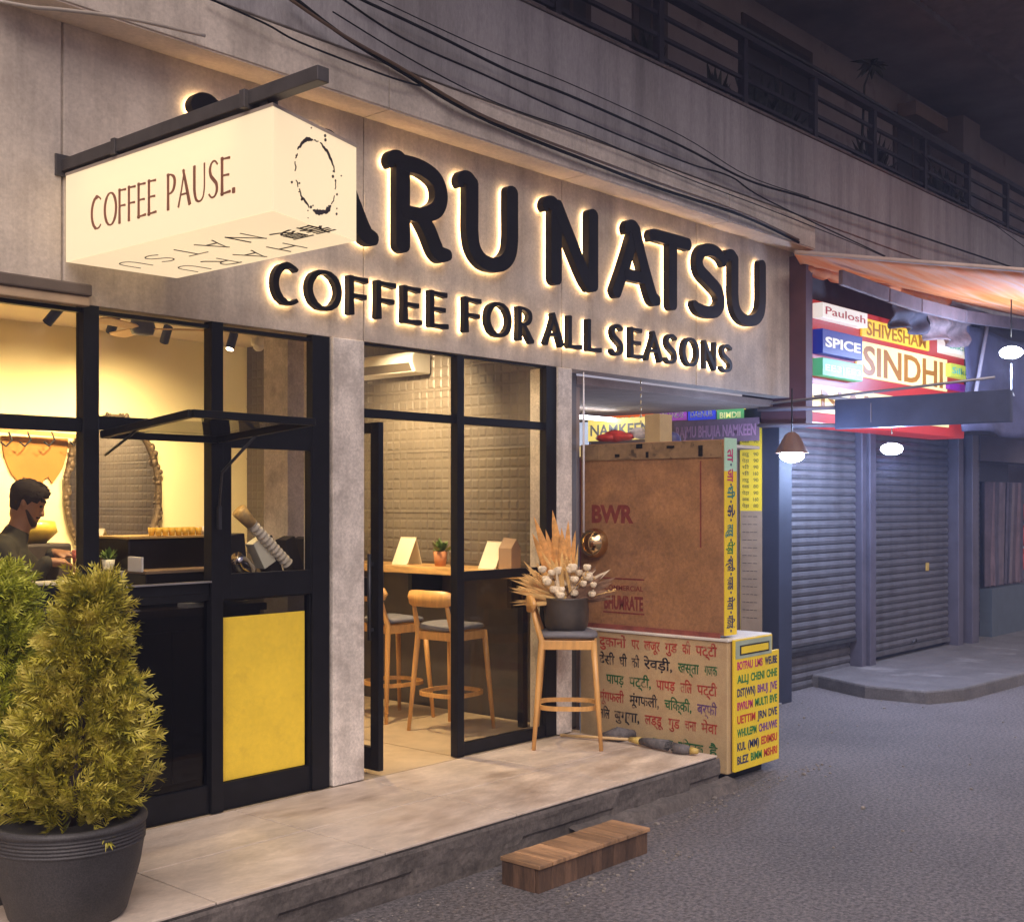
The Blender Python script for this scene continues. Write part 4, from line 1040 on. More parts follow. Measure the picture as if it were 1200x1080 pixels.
# gold ball on its cable
bp_ = P(697,636,Y=-.02)
t = thing('gold_ball', 'shiny gold ball hanging on a white cable in front of the brown cabinet', 'ball', bp_)
mb = MB(); mb.ball(bp_, .105, 28, 18); mb.build('ball', mat('polished brass', (.62,.44,.22), .14, 1, var=.12, scale=5), t)
cp = P(684,612,Y=-.02)
zt_ = P(684,492,Y=-.02)
cs_ = P(684,624,Y=-.02)
mb = MB(); mb.tube([cs_, Vector((cs_.x,-.02,zt_.z)), Vector((cs_.x,-.02,2.70))], [.008,.008,.004], 8); mb.build('cable', mat('white cable', (.75,.73,.76), .5), t)
mb = MB(); a = P(751,445,Y=.06); 
for k in range(9): mb.tube([(a.x,.06,2.71-.05*k),(a.x,.06,2.68-.05*k)], .005, 6)
tag(mb.build('bead_chain', mat('brass beads', (.6,.45,.25), .4, .5)), 'short beaded chain hanging under the fascia above the cabinet', 'chain')

# brushes lying at the terrace end
STICK = mat('pale stick', (.55,.38,.18), .6); YEL = mat('yellow plastic', (.48,.34,.09), .45); BRIS = mat('grey bristles', (.11,.10,.10), .9, var=.4, scale=30, bump=.4, bscale=120)
def brush(pa, pb, pc_, pd, label, withstick=True):
    t = thing('brush', label, 'brush', pb, 'brushes lying on the terrace')
    if withstick: mb = MB(); mb.tube([pa, pb], .010, 8); mb.build('handle', STICK, t)
    mb = MB(); mb.tube([pb, pb.lerp(pc_,.3)], [.016,.026], 10); mb.build('ferrule', YEL, t)
    mb = MB(); rg = random.Random(5)
    mb.tube([pb.lerp(pc_,.3), pb.lerp(pc_,.6), pc_], [.022,.032,.034], 12)
    d = (pc_-pb)
    for _ in range(60):
        o_ = Vector((rg.uniform(-1,1),rg.uniform(-1,1),rg.uniform(-.6,1)))*.03
        mb.tube([pb.lerp(pc_,.4)+o_*.5, pc_+o_+d*rg.uniform(0,.12)], [.004,.002], 4)
    mb.build('bristles', BRIS, t)
    return t
g_ = lambda x, y, z: P(x,y,Z=z)
brush(g_(657,861,.235), g_(738,866,.25), g_(782,873,.262), None, 'broom with pale stick and grey bristles lying at the foot of the painted box')
brush(g_(760,884,.235), g_(818,880,.25), g_(790,876,.255), None, 'short brush with yellow handle lying at the end of the terrace', False)
o = MB(); o.tube([g_(706,862,.25), g_(724,860,.27), g_(742,860,.25)], [.02,.05,.03], 10); tag(o.build('grey_rag', BRIS), 'grey rag heaped against the painted box behind the broom', 'rag')

# =================================================================== SNACK STALL
BROWN = mat('stained plywood', (.34,.17,.075), .5, var=.35, scale=2.2, grain=.22, gscale=50, bump=.12, bscale=40, spot=(.12,.06,.035), spotscale=2.0, spotlo=.47, spothi=.75)
t = thing('plywood_cabinet', 'tall brown plywood cabinet stamped BWR standing on the painted box', 'cabinet', (6.84,-.45,.93))
mb = MB(); mb.box(6.75,6.885,-1.055,.12,.935,2.205); mb.build('body', BROWN, t, bevel=.004)
mb = MB(); mb.box(6.742,6.7495,-1.04,.115,2.09,2.20); mb.box(6.738,6.7417,-.05,.02,2.10,2.19); mb.box(6.738,6.7417,-.33,-.22,2.10,2.195); mb.build('top_strip', mat('worn top strip', (.24,.15,.075), .7, var=.3, scale=12, spot=(.08,.05,.03), spotscale=14, spotlo=.55, spothi=.65), t)
mb = MB()
for y0,y1,z0,z1 in ((-.42,-.37,2.165,2.195),(-.68,-.62,2.16,2.175),(-.9,-.87,2.10,2.17),(-.47,-.45,2.10,2.14),(-.23,-.19,2.11,2.13)): mb.box(6.7365,6.7415,y0,y1,z0,z1)
mb.build('clip', BLACK, t)
mb = MB(); mb.box(6.738,6.7495,-1.03,.10,.915,.95); 
mb.build('bottom_batten', mat('red batten', (.23,.06,.04), .7, var=.4, scale=10), t)
RED = mat('faded red stamp', (.20,.035,.025), .7, var=.25, scale=30)
uX, vX = Vector((0,-1,0)), UP                            # reading direction on faces that look left (-X)
mb = MB(); text(mb, 'BWR', (6.7495,.02,1.66), uX, vX, .165, .0012, bold=.045, width=.36)
text(mb, 'COMMERCIAL', (6.7495,-.09,1.19), uX, vX, .05, .0012, bold=.01, width=.33)
text(mb, 'BHUMRATE', (6.7495,-.09,1.06), uX, vX, .13, .0012, bold=.035, width=.33)
for z in (1.265,1.03): mb.box(6.7483,6.7496,-.43,-.08,z,z+.010)
mb.box(6.7483,6.7496,-.885,-.875,1.5,2.07)
mb.build('stamp', RED, t)
YSIGN = mat('yellow sign paint', (.80,.58,.03), .45, var=.06, scale=6); GSIGN = mat('mint sign paint', (.42,.66,.50), .45, var=.06)
NAVY = mat('navy paint', (.02,.03,.11), .5); GREEN = mat('green paint', (.02,.19,.05), .5); TEAL = mat('teal paint', (.02,.20,.20), .5); MAG = mat('magenta paint', (.45,.03,.14), .5); REDP = mat('red paint', (.50,.045,.03), .55); BLK = mat('black paint', (.015,.015,.02), .5); PURP = mat('purple paint', (.16,.04,.25), .5); CRM = mat('cream sign paint', (.48,.34,.18), .6, var=.18, scale=3, grain=.1, spot=(.30,.18,.09), spotscale=3, spotlo=.5, spothi=.75)
END = mb = MB(); mb.box(6.752,6.895,-1.064,-1.0555,.935,2.0); mb.mi = 1; mb.box(6.752,6.895,-1.064,-1.0555,2.0002,2.215); mb.mi = 0
eb = mb.build('end_sign', [YSIGN, GSIGN], t)
mb = MB(); mb.s = False
chars = [('ता',4,2.10),('जा',4,1.97),('घी',3,1.86),('के',1,1.74),('लड्डू',3,1.61),('पेड़ा',2,1.50),('बर्फी',1,1.39),('गजक',1,1.27),('मेवा',1,1.14),('मिठाई',1,1.02)]
for s_, m_, z in chars:
    mb.mi = m_; text(mb, s_, (6.78,-1.0645,z+.045), (0,0,-1), (1,0,0), .10, .0015, bold=.02, width=.085)
    mb.mi = 1; mb.box(6.815,6.83,-1.066,-1.0642,z-.065,z-.05)
mb.build('lettering', [YSIGN,NAVY,GREEN,TEAL,MAG], eb)

t = thing('painted_box', 'low cream box painted with rows of red green and black lettering at the terrace end', 'box', (7,-.5,0))
mb = MB(); mb.box(6.72,7.26,-1.10,.10,.05,.90); mb.build('body', CRM, t, bevel=.005)
mb = MB(); mb.box(6.71,7.27,-1.11,.11,.9005,.918); mb.build('top', mat('pale top', (.62,.58,.52), .5, var=.1), t, bevel=.004)
mb = MB(); mb.box(6.76,7.22,-1.06,.05,0,.049); mb.build('plinth', BLACK, t)
def faded(name, col): return mat(name, col, .6, var=.2, scale=20, spot=(.38,.26,.14), spotscale=16, spotlo=.50, spothi=.66)
mb = MB(); mats = [faded('faded red paint',(.36,.035,.02)),faded('faded black paint',(.012,.012,.015)),faded('faded green paint',(.015,.11,.03)),faded('faded violet paint',(.13,.06,.16))]
rowsT = [(.80,[('दुकानों',0),('पर',0),('खजूर',0),('गुड',0),('की',0),('पट्टी',0)]),(.675,[('देसी',1),('घी',1),('की',1),('रेवड़ी,',1),('खस्ता',2),('गजक',2)]),(.545,[('पापड़',2),('पट्टी,',2),('पापड़',0),('तिल',0),('पट्टी',0)]),
 (.42,[('मूंगफली',0),('मूंगफली,',1),('चिक्की,',2),('बर्फी',3)]),(.30,[('तिल',1),('बुग्गा,',1),('लड्डू',0),('गुड',0),('चना',0),('मेवा',0)]),(.155,[('खस्ता',2),('गिज्जक',2),('है',2)])]
for ri, (z, ws) in enumerate(rowsT):
    y = -.07 if ri != 5 else -.52
    if ri == 2: y = -.13
    tot = sum(len(w_) for w_, _ in ws); room = (y + 1.03) - .035*(len(ws)-1)
    for w_, m_ in ws:
        mb.mi = m_; wd = room*len(w_)/tot
        text(mb, w_, (6.7195,y,z), uX, vX, .094, .0012, bold=.018, width=wd*.96); y -= wd + .035
mb.build('lettering', mats, t)

# yellow board leaning on the box
tl_ = 6.75, 7.30
t = thing('menu_board', 'yellow menu board with eight rows of coloured lettering on the painted box corner', 'sign board', (7.0,-1.2,0))
pL, pR = P(861,905,Y=-1.135), P(913,886,Y=-1.135); zb_ = min(pL.z, pR.z); pL.z = pR.z = max(.01, zb_)
ub = (pR-pL); wB = ub.length; ub.normalize(); nb = ub.cross(UP)
lean = -nb*.0; vb = (UP*.80 + lean).normalized(); nB = ub.cross(vb)
def BQ(u, v, l=0): return pL + ub*u + vb*v + nB*l
mb = MB(); mb.slab(BQ(0,0), BQ(wB,0), BQ(wB,.74), BQ(0,.74), .02); mb.slab(BQ(0,.74), BQ(wB*.84,.74), BQ(wB*.84,.85), BQ(0,.85), .02)
bd = mb.build('board', YSIGN, t, bevel=.003)
mb = MB(); mb.slab(BQ(.01,.725,.002), BQ(wB*.82,.725,.002), BQ(wB*.82,.84,.002), BQ(.01,.84,.002), .0015); mb.mi = 1; mb.slab(BQ(.06,.745,.004), BQ(wB*.76,.745,.004), BQ(wB*.76,.81,.004), BQ(.06,.81,.004), .0015)
mb.mi = 2; mb.slab(BQ(.075,.755,.0055), BQ(wB*.735,.755,.0055), BQ(wB*.735,.80,.0055), BQ(.075,.80,.0055), .001)
mb.build('header', [mat('grey green', (.36,.42,.32), .5, var=.2), BLK, YSIGN], bd)
mb = MB(); PAL = [MAG,NAVY,GREEN,PURP,REDP]
for k, ws in enumerate([[('BOTPAU',0),('LMS',0),('WEUBE',1)],[('ALLJ',2),('CHENI',2),('CHHE',2)],[('DST(WN)',1),('BHUJ',3),('JVE',3)],[('BWRLPM',0),('MULTI',2),('BVE',2)],[('UETTIM',4),('JRN',1),('DVE',1)],[('WHULEPM',2),('CHHUVWE',3)],[('KUL',1),('(MM)',1),('EDIMSU',4)],[('BLEZ',1),('BIMM',2),('MSHRI',4)]]):
    u = .03; tot = sum(len(w_) for w_, _ in ws); room = wB - .06 - .03*(len(ws)-1)
    for w_, m_ in ws:
        mb.mi = m_; wd = room*len(w_)/tot
        text(mb, w_, BQ(u, .655-.087*k, .0005), ub, vb, .072, .0015, bold=.025, width=wd); u += wd + .03
mb.build('lettering', PAL, bd)

# the snack shop behind the stall
t = thing('snack_shop', 'bright open snack shop behind the plywood cabinet under the cafe fascia', 'shop', (8,1.5,0))
LW = mat('shop wall', (.62,.60,.58), .6, var=.06)
mb = MB(); mb.box(6.76,6.80,.17,3.2,.02,2.62); mb.box(9.60,9.76,.51,3.3,.02,2.64); mb.box(6.76,9.75,3.2,3.3,.02,2.64); mb.build('wall', mat('brown plaster', (.30,.225,.18), .8, var=.15, scale=3), t)
mb = MB(); mb.box(6.76,9.62,.163,3.2,2.642,2.70); mb.build('ceiling', mat('brown soffit', (.34,.255,.205), .85, var=.2, scale=3, grain=.1), t)
mb = MB(); mb.box(6.8,9.6,.1,3.2,.003,.02); mb.build('floor', mat('shop floor', (.2,.19,.18), .6), t)
tb = MB(); tb.tube([(7.4,1.5,2.56),(9.0,1.5,2.56)], .018, 10); tb.build('tube_light', glow('cool tube', (.85,.90,1), 6), t)
# banners and signs on the right hand wall
def wallsign(x0, x1, y0, y1, X, m, name, label, cat='sign', txt=None, tm=None, tsz=.1, grp=None):
    a = P(x0,y1,X=X); b = P(x1,y1,X=X); c = P(x1,y0,X=X)
    z0 = min(a.z,b.z); z1 = max(P(x0,y0,X=X).z, c.z)
    mb = MB(); mb.box(X-.012,X,b.y,a.y,z0,z1); o = mb.build(name, m); tag(o, label, cat, grp)
    if txt:
        q_ = MB(); text(q_, txt, (X-.0125,a.y-.03,z0+(z1-z0)*.25), uX, UP, (z1-z0)*.7, .0015, bold=.02, width=(a.y-b.y)-.06); q_.build('lettering', tm, o)
    return o
def lit(c, e): 
    return mat('lit panel %s' % (c,), c, .4, var=.05, emit=e*.5)
wallsign(700,766,487,497,9.55,lit((.85,.16,.03),.5),'orange_sign','orange lit sign strip on the snack shop wall','sign','ONAERS CA',WHITE)
wallsign(774,805,481,492,9.55,lit((.30,.06,.40),.5),'purple_sign','purple lit sign with white lettering in the snack shop','sign','BRANDIS',WHITE)
wallsign(807,839,479,491,9.55,lit((.03,.05,.55),.6),'blue_sign','blue lit sign with white lettering in the snack shop','sign','DAENUB',WHITE)
wallsign(841,872,480,492,9.55,lit((.10,.38,.14),.5),'green_sign','green lit sign with pale lettering in the snack shop','sign','BIMDII',lit((.8,.8,.4),.4))
wallsign(833,874,472,479.5,9.57,lit((.85,.65,.08),.5),'yellow_sign','thin yellow sign strip above the green sign in the snack shop','sign')
wallsign(790,890,494,516,9.50,mat('mauve board',(.20,.13,.19),.5,var=.2,scale=8),'mauve_board','dull mauve board under the lit signs in the snack shop','board','RAJMU BHUJIA NAMKEEN',mat('mauve letters',(.45,.25,.40),.5))
b_ = wallsign(868,893,497,744,9.58,YSIGN,'price_banner','tall yellow and brown price banner at the front edge of the snack shop','banner')
a = P(868,600,X=9.565); b2 = P(893,600,X=9.565)
mb = MB(); mb.box(9.563,9.5675,b2.y,a.y,.60,1.72); mb.build('lower_half', mat('brown banner', (.33,.24,.16), .6, var=.15), b_)
mb = MB(); rg = random.Random(3)
for k in range(11):
    text(mb, rg.choice(['घी','गजक','लड्डू','पेड़ा','नमक']), (9.5675,a.y-.015,2.33-.058*k), uX, UP, .045, .001, width=.07)
    text(mb, rg.choice(['120','80','240','160','90']), (9.5675,a.y-.13,2.33-.058*k), uX, UP, .045, .001, width=.05)
for k in range(14):
    text(mb, rg.choice(['---','----']), (9.5625,a.y-.02,1.66-.07*k), uX, UP, .04, .001, width=.15)
mb.build('lettering', BLK, b_)
# shelves and goods glimpsed over the cabinet
o = wallsign(690,766,492,514,9.0,lit((.85,.66,.16),.55),'yellow_display','pale yellow display panel glimpsed over the plywood cabinet','panel','NAMKEEN',mat('grey letters',(.3,.3,.3),.5)); 
wallsign(663,690,496,522,9.0,lit((.55,.62,.78),.5),'pale_blue_panel','pale blue lit panel beside the concrete pillar','panel')
wallsign(663,684,524,535,8.98,lit((.85,.62,.25),.5),'amber_panel','small amber lit panel under the pale blue one by the pillar','panel')
wallsign(660,686,536,745,8.96,mat('maroon board',(.20,.045,.035),.6,var=.3,scale=4),'maroon_board','dark maroon board behind the plywood cabinet beside the pillar','board')
def bundle(px, py, X, sx, sy, sz, m, name, label):
    p = P(px,py,X=X); mb = MB(); rg = random.Random(px)
    for k in range(5): mb.ball(p+Vector((rg.uniform(-.4,.4)*sx, rg.uniform(-.6,.6)*sy, rg.uniform(-.3,.3)*sz)), 1, 12, 8, (sx*.6,sy*.6,sz*.6))
    tag(mb.build(name, m), label, 'packet')
t = thing('stall_shelf', 'shelf rail behind the plywood cabinet carrying packets', 'shelf', (7.2,-.3,2.1))
mb = MB(); mb.box(6.9,7.3,-1.0,.1,2.16,2.18); mb.build('board', LW, t); mb = MB()
for y in (.03,.07): mb.box(7.05,7.08,y-.01,y+.01,.92,2.16)
mb.build('support', DARKMETAL, t)
bundle(722,511,7.1,.08,.16,.05,mat('red packet',(.50,.05,.04),.35,var=.3,scale=14),'red_packet','red shiny packet lying on top of the plywood cabinet')
bundle(752,508,7.12,.07,.12,.05,mat('white packet',(.70,.66,.66),.35,var=.2,scale=14),'white_packet','white shiny packet lying beside the red packet on the cabinet')
a = P(765,512,X=7.1); b2 = P(783,512,X=7.1); mb = MB(); mb.box(7.0,7.15,b2.y,a.y,2.181,P(775,486,X=7.1).z); tag(mb.build('tan_carton', mat('tan carton',(.45,.33,.16),.7,var=.1), bevel=.004), 'tan carton standing on the cabinet shelf', 'carton')
mb = MB(); p = P(788,500,X=7.2); mb.ball((p.x,p.y,2.24), .06, 14, 10); tag(mb.build('blue_ball', mat('blue net', (.05,.05,.15), .5, var=.4, scale=30)), 'dark blue round bundle beside the tan carton', 'bundle')

# =================================================================== SHUTTERED SHOPS TO THE RIGHT
SHUT = mat('grey shutter steel', (.115,.107,.112), .5, .35, var=.22, scale=3, stretch=(1,1,5), grain=.12, gscale=50, bump=.05, spot=(.05,.04,.038), spotscale=3, spotlo=.48, spothi=.72, streak=.45)
t = thing('shutter_shop', 'shop front closed by two grey roller shutters beneath the lit sign', 'shop', (12,.4,0))
def shutter(x0, x1, z0, z1, Y, pitch=.080, par=t):
    vs = []; fs = []; z = z0; k = 0
    while z < z1 - .001:
        for u, d in ((0,0),(.12,-.014),(.5,-.022),(.85,-.012),(.97,.0)):
            zz = min(z1, z+pitch*u); vs += [(x0,Y+d,zz),(x1,Y+d,zz)]
        z += pitch
    for i in range(len(vs)//2-1): fs.append((2*i,2*i+1,2*i+3,2*i+2))
    mb = MB(); mb.add(vs, fs, False); return mb.build('roller_shutter', SHUT, par)
o = shutter(9.83,11.56,.42,2.56,.36)
mb = MB(); mb.box(9.83,11.56,.33,.37,.385,.419); mb.build('bottom_rail', DARKMETAL, o)
shutter(9.83,11.56,.0,.385,.42)
o = shutter(11.86,14.02,.22,2.56,.38)
mb = MB(); mb.box(11.86,14.02,.34,.40,.17,.219); mb.build('bottom_rail', SHUT, o)
mb = MB(); mb.tube([(12.95,.335,.25),(13.0,.315,.28),(13.05,.335,.25)], .01, 6); mb.build('handle', DARKMETAL, o)
mb = MB(); mb.box(13.35,13.44,.352,.356,1.02,1.11); mb.build('sticker', mat('old yellow sticker', (.45,.30,.06), .6, var=.5, scale=30), o)
POST = mat('mauve steel post', (.10,.09,.115), .45, .4, var=.2, scale=4)
mb = MB(); mb.box(11.58,11.68,.28,.42,0,2.6); mb.box(11.70,11.84,.25,.42,0,2.6); mb.build('post', POST, t, bevel=.006)
mb = MB(); mb.box(14.05,14.2,.25,.42,.1,2.6); mb.box(14.35,14.55,.2,.42,.1,2.6); mb.build('post', POST, t, bevel=.006)
NVY = mat('dark blue painted wall', (.016,.019,.035), .6, var=.2, scale=3)
mb = MB(); mb.box(9.585,9.82,.12,.5,0,2.64); mb.build('side_pillar', NVY, t, bevel=.006)
mb = MB(); mb.box(9.765,16.0,.30,.6,2.605,4.3); mb.build('header_wall', mat('dark header', (.07,.06,.065), .8, var=.3, scale=3), t)
mb = MB(); mb.box(9.765,16.2,.14,.30,2.60,2.72); mb.box(9.765,16.2,-.22,.14,2.73,2.745); mb.build('header_beam', mat('weathered beam', (.12,.10,.10), .7, var=.3, scale=6), t, bevel=.006)
mb = MB(); mb.box(9.80,16.2,.43,.6,-.02,2.604); mb.build('rear_wall', NVY, t)
# far goods shop
t = thing('goods_shop', 'dim open shop hung with clothes at the far right of the street', 'shop', (17,1,0))
mb = MB(); mb.box(16.21,26,2.6,2.8,0,4); mb.box(14.6,26,.2,.5,2.3,4.3); mb.build('wall', mat('dim wall', (.10,.085,.10), .8, var=.3, scale=1.5), t)
for x, wd in ((14.62,.55),): shutter(x, x+wd, .3, 2.3, .44, .07, t)
mb = MB(); mb.box(15.2,16.6,.28,.9,.12,.72); mb.build('counter', mat('blue grey counter', (.06,.075,.09), .6), t)
mb = MB(); mb.box(16.62,18.2,.15,.9,.12,.78); mb.build('chest', mat('mauve chest', (.13,.11,.13), .6), t)
cl = [(.07,.05,.065),(.12,.08,.095),(.06,.05,.07),(.10,.075,.09),(.07,.06,.085),(.12,.095,.11)]
for k in range(9):
    x = 15.15 + .15*k; c = cl[k % 6]; mb = MB(); vs = []; fs = []
    for i in range(9):
        for j in range(5): vs.append((x+.13*i/8, .35+.035*math.sin(i*2.1+k)+.012*j*math.sin(k+i), .75+ .325*j + (.02*math.sin(i*3+k) if j == 0 else 0)))
    for i in range(8):
        for j in range(4): fs.append((i*5+j,(i+1)*5+j,(i+1)*5+j+1,i*5+j+1))
    mb.add(vs, fs, True); o = mb.build('hanging_cloth', mat('cloth %d' % k, c, .9, var=.3, scale=6)); tag(o, 'mauve cloth hanging in the row at the dim far shop', 'cloth', 'cloths hanging at the far shop')
rg = random.Random(12)
for k, (c, nm) in enumerate((((.45,.04,.03),'red'),((.30,.36,.40),'pale blue'),((.10,.10,.14),'dark'),((.38,.40,.42),'white'))):
    for j in range(3):
        x = 16.75 + .16*k + .1*j; z = 1.0 + .33*j + .1*k
        mb = MB(); mb.ball((x,.45,z), .1, 10, 7, (1,.6,1.3)); mb.ball((x+.05,.42,z+.12), .06, 8, 6)
        o = mb.build('bundle', mat('goods %s' % nm, c, .7, var=.3, scale=9)); tag(o, nm+' bundle of goods hanging at the dim far shop', 'bundle', nm+' bundles at the far shop')

# =================================================================== SINDHI SIGN
t = thing('lit_shop_sign', 'lit red and yellow shop sign reading SINDHI above the grey shutters', 'sign', (11.4,-.1,3))
sx0, sx1, sz0, sz1 = 9.68, 13.31, 2.50, 3.60
Ys = -.10
def litc(c, e): return glow('lit %.2f %.2f %.2f' % c, c, e*.30)
mb = MB(); mb.box(sx0,sx1,Ys,.28,sz0,sz1); mb.build('red_case', litc((.62,.030,.022),.55), t, bevel=.01)
mb = MB(); mb.box(sx0-.13,sx0-.01,-.16,.28,2.46,3.95); mb.build('side_frame', mat('maroon frame', (.09,.035,.045), .6), t)
SY = lambda x, y: P(x, y, Y=Ys)
WSG = litc((.95,.88,.80),.85); YLW = litc((1.0,.62,.05),.95); CRY = litc((1.0,.80,.36),1.15); BLU = litc((.01,.03,.30),.7); GRN = litc((.10,.55,.28),.6)
def panel(x0, x1, y0l, y0r, y1l, y1r, m, name, depth=.03, txt=None, tm=None, sz=.6, base=.2, bold=.01, side=None):
    a, b, c, d = SY(x0,y1l), SY(x1,y1r), SY(x1,y0r), SY(x0,y0l)
    za = (a.z+b.z)/2; zc = (c.z+d.z)/2
    mb = MB(); mb.box(a.x,b.x,Ys-depth,Ys-.0005,za,zc); o = mb.build(name, m, t, bevel=.004)
    if txt:
        hgt = zc-za; q_ = MB(); text(q_, txt, (a.x+(b.x-a.x)*.06,Ys-depth-.001,za+hgt*base), (1,0,0), UP, hgt*sz, .003, bold=bold, width=(b.x-a.x)*.88); q_.build('lettering', tm, o)
    return o
ORG = litc((.55,.20,.01),.45)
panel(952,1005,353,371,371,387,WSG,'panel',.10,'Paulosh',mat('red script',(.6,.05,.05),.5),.75,.25,.0)
panel(952,999,385,397,413,425,BLU,'panel',.10,'SPICE',WSG,.55,.3,.03)
panel(952,999,418,430,438,450,GRN,'panel',.10,'EE3|EE3',WSG,.5,.3,.0)
panel(1008,1087,371,393,393,412,YLW,'panel',.02,'SHIVESHAM',ORG,1.05,.12,.015)
o = panel(1002,1108,398,422,443,457,CRY,'panel',.02,'SINDHI',ORG,1.12,.10,.02)
panel(948,1110,457,468,488,496,CRY,'panel',.02,'NAMKEEN',ORG,1.0,.15,.01)
panel(1098,1130,398,405,414,420,WSG,'panel',.12,'Bikanr',mat('green script',(.05,.4,.2),.5),.6,.3,.0)
panel(1106,1130,426,431,441,446,litc((.65,.75,.08),.8),'panel',.08,'Silkin',mat('teal script',(.05,.5,.45),.5),.7,.25,.0)
panel(1106,1130,448,452,457,459,litc((.28,.02,.40),.6),'panel',.06)

# awning and its timber
FAB = bpy.data.materials.new('orange awning fabric'); FAB.use_nodes = True
N = FAB.node_tree.nodes; L = FAB.node_tree.links; pb_ = N['Principled BSDF']; pb_.inputs['Roughness'].default_value = .8
tc = N.new('ShaderNodeTexCoord'); mp = N.new('ShaderNodeMapping'); mp.inputs['Scale'].default_value = (.5,7,1); wv = N.new('ShaderNodeTexNoise'); wv.inputs['Scale'].default_value = 1.4; wv.inputs['Detail'].default_value = 6
cr = N.new('ShaderNodeValToRGB'); cr.color_ramp.elements[0].position = .35; cr.color_ramp.elements[0].color = (.78,.20,.03,1); cr.color_ramp.elements[1].position = .65; cr.color_ramp.elements[1].color = (.70,.38,.27,1)
e_ = cr.color_ramp.elements.new(.5); e_.color = (.80,.30,.10,1)
L.new(tc.outputs['Object'], mp.inputs[0]); L.new(mp.outputs[0], wv.inputs[0]); L.new(wv.outputs[0], cr.inputs[0]); L.new(cr.outputs[0], pb_.inputs['Base Color'])
tl = N.new('ShaderNodeBsdfTranslucent'); L.new(cr.outputs[0], tl.inputs[0]); mxs = N.new('ShaderNodeMixShader'); mxs.inputs[0].default_value = .25
L.new(pb_.outputs[0], mxs.inputs[1]); L.new(tl.outputs[0], mxs.inputs[2]); L.new(mxs.outputs[0], N['Material Output'].inputs[0])
t = thing('awning', 'orange and pink fabric awning stretched out over the lit sign', 'awning', (12,-.8,3.8))
i0, i1 = P(938,310,Y=-.10), P(1215,374,Y=-.45); o0, o1 = P(931,297,Y=-.28), P(1215,319,Y=-1.75)
mb = MB(); vs = []; fs = []; nu, nv = 40, 12
for i in range(nu+1):
    for j in range(nv+1):
        u = i/nu; v = j/nv; p = i0.lerp(i1,u).lerp(o0.lerp(o1,u), v)
        vs.append(p - UP*(.10*math.sin(math.pi*v)*u + .012*math.sin(v*26+u*3)*u))
for i in range(nu):
    for j in range(nv): a = i*(nv+1)+j; fs.append((a,a+1,a+nv+2,a+nv+1))
mb.add(vs, fs, True); o = mb.build('fabric', FAB, t); sd_ = o.modifiers.new('thick','SOLIDIFY'); sd_.thickness = .006
mb = MB(); mb.tube([o0.lerp(o1,k/10) + UP*.01 for k in range(11)], .02, 8); mb.build('edge_roll', mat('edge cloth',(.48,.36,.30),.8), t)
mb = MB(); pts = []; rs_l = []
for k in range(31): pts.append(i0.lerp(i1,k/30*.55)+UP*(.0-.03)); rs_l.append(.055+.018*math.sin(k*2.2))
mb.tube(pts, rs_l, 10); mb.build('rolled_hem', FAB, t)
mb = MB()
for pa, pb2 in (((985,325),(1040,345)),((1041,346),(1078,358)),((1079,358),(1130,371)),((1131,371),(1215,383))):
    a, b = P(*pa,Y=-.42), P(*pb2,Y=-.46); mb.obox(a, b, .04, .13)
tag(mb.build('awning_plank', mat('mauve plank', (.20,.16,.18), .7, var=.25, scale=6), bevel=.006), 'weathered mauve plank running under the awning', 'plank')
# tarpaulin and crumpled cloth right of the sign
TARP = mat('dusty blue tarpaulin', (.085,.085,.15), .6, var=.25, scale=4, bump=.2, bscale=12)
def drape(px0, px1, pyt, pyb, Y, name, label, m=TARP, amp=.04, n=16):
    a = P(px0,pyt,Y=Y); b = P(px1,pyt,Y=Y); c = P(px0,pyb,Y=Y); vs = []; fs = []
    for i in range(n+1):
        for j in range(n+1):
            u = i/n; v = j/n; p = a.lerp(b,u); z = a.z + (c.z-a.z)*v
            vs.append((p.x, p.y+amp*math.sin(u*13+v*2)*(.3+v)+amp*.5*math.sin(v*9+u*5), z+.02*math.sin(u*9)))
    for i in range(n):
        for j in range(n): k = i*(n+1)+j; fs.append((k,k+1,k+n+2,k+n+1))
    mb = MB(); mb.add(vs, fs, True); o = mb.build(name, m); s_ = o.modifiers.new('t','SOLIDIFY'); s_.thickness = .01
    tag(o, label, 'tarpaulin'); return o
drape(1134,1225,382,505,-.30,'tarpaulin','dusty blue tarpaulin hanging right of the lit sign')
drape(1050,1092,352,384,-.25,'tarpaulin','crumpled dark cloth bunched over the top of the lit sign', mat('dark cloth',(.07,.06,.08),.8,var=.4,scale=9), .05)
drape(1092,1140,362,398,-.28,'tarpaulin','crumpled pinkish cloth knotted at the right end of the lit sign', mat('pinkish cloth',(.24,.17,.17),.8,var=.5,scale=9), .06)
mb = MB(); mb.tube([P(1157,382,Y=-.36), P(1143,462,Y=-.36)], .022, 8); tag(mb.build('pale_pole', mat('pale pole',(.35,.32,.36),.5)), 'slanting pale pole at the edge of the blue tarpaulin', 'pole')

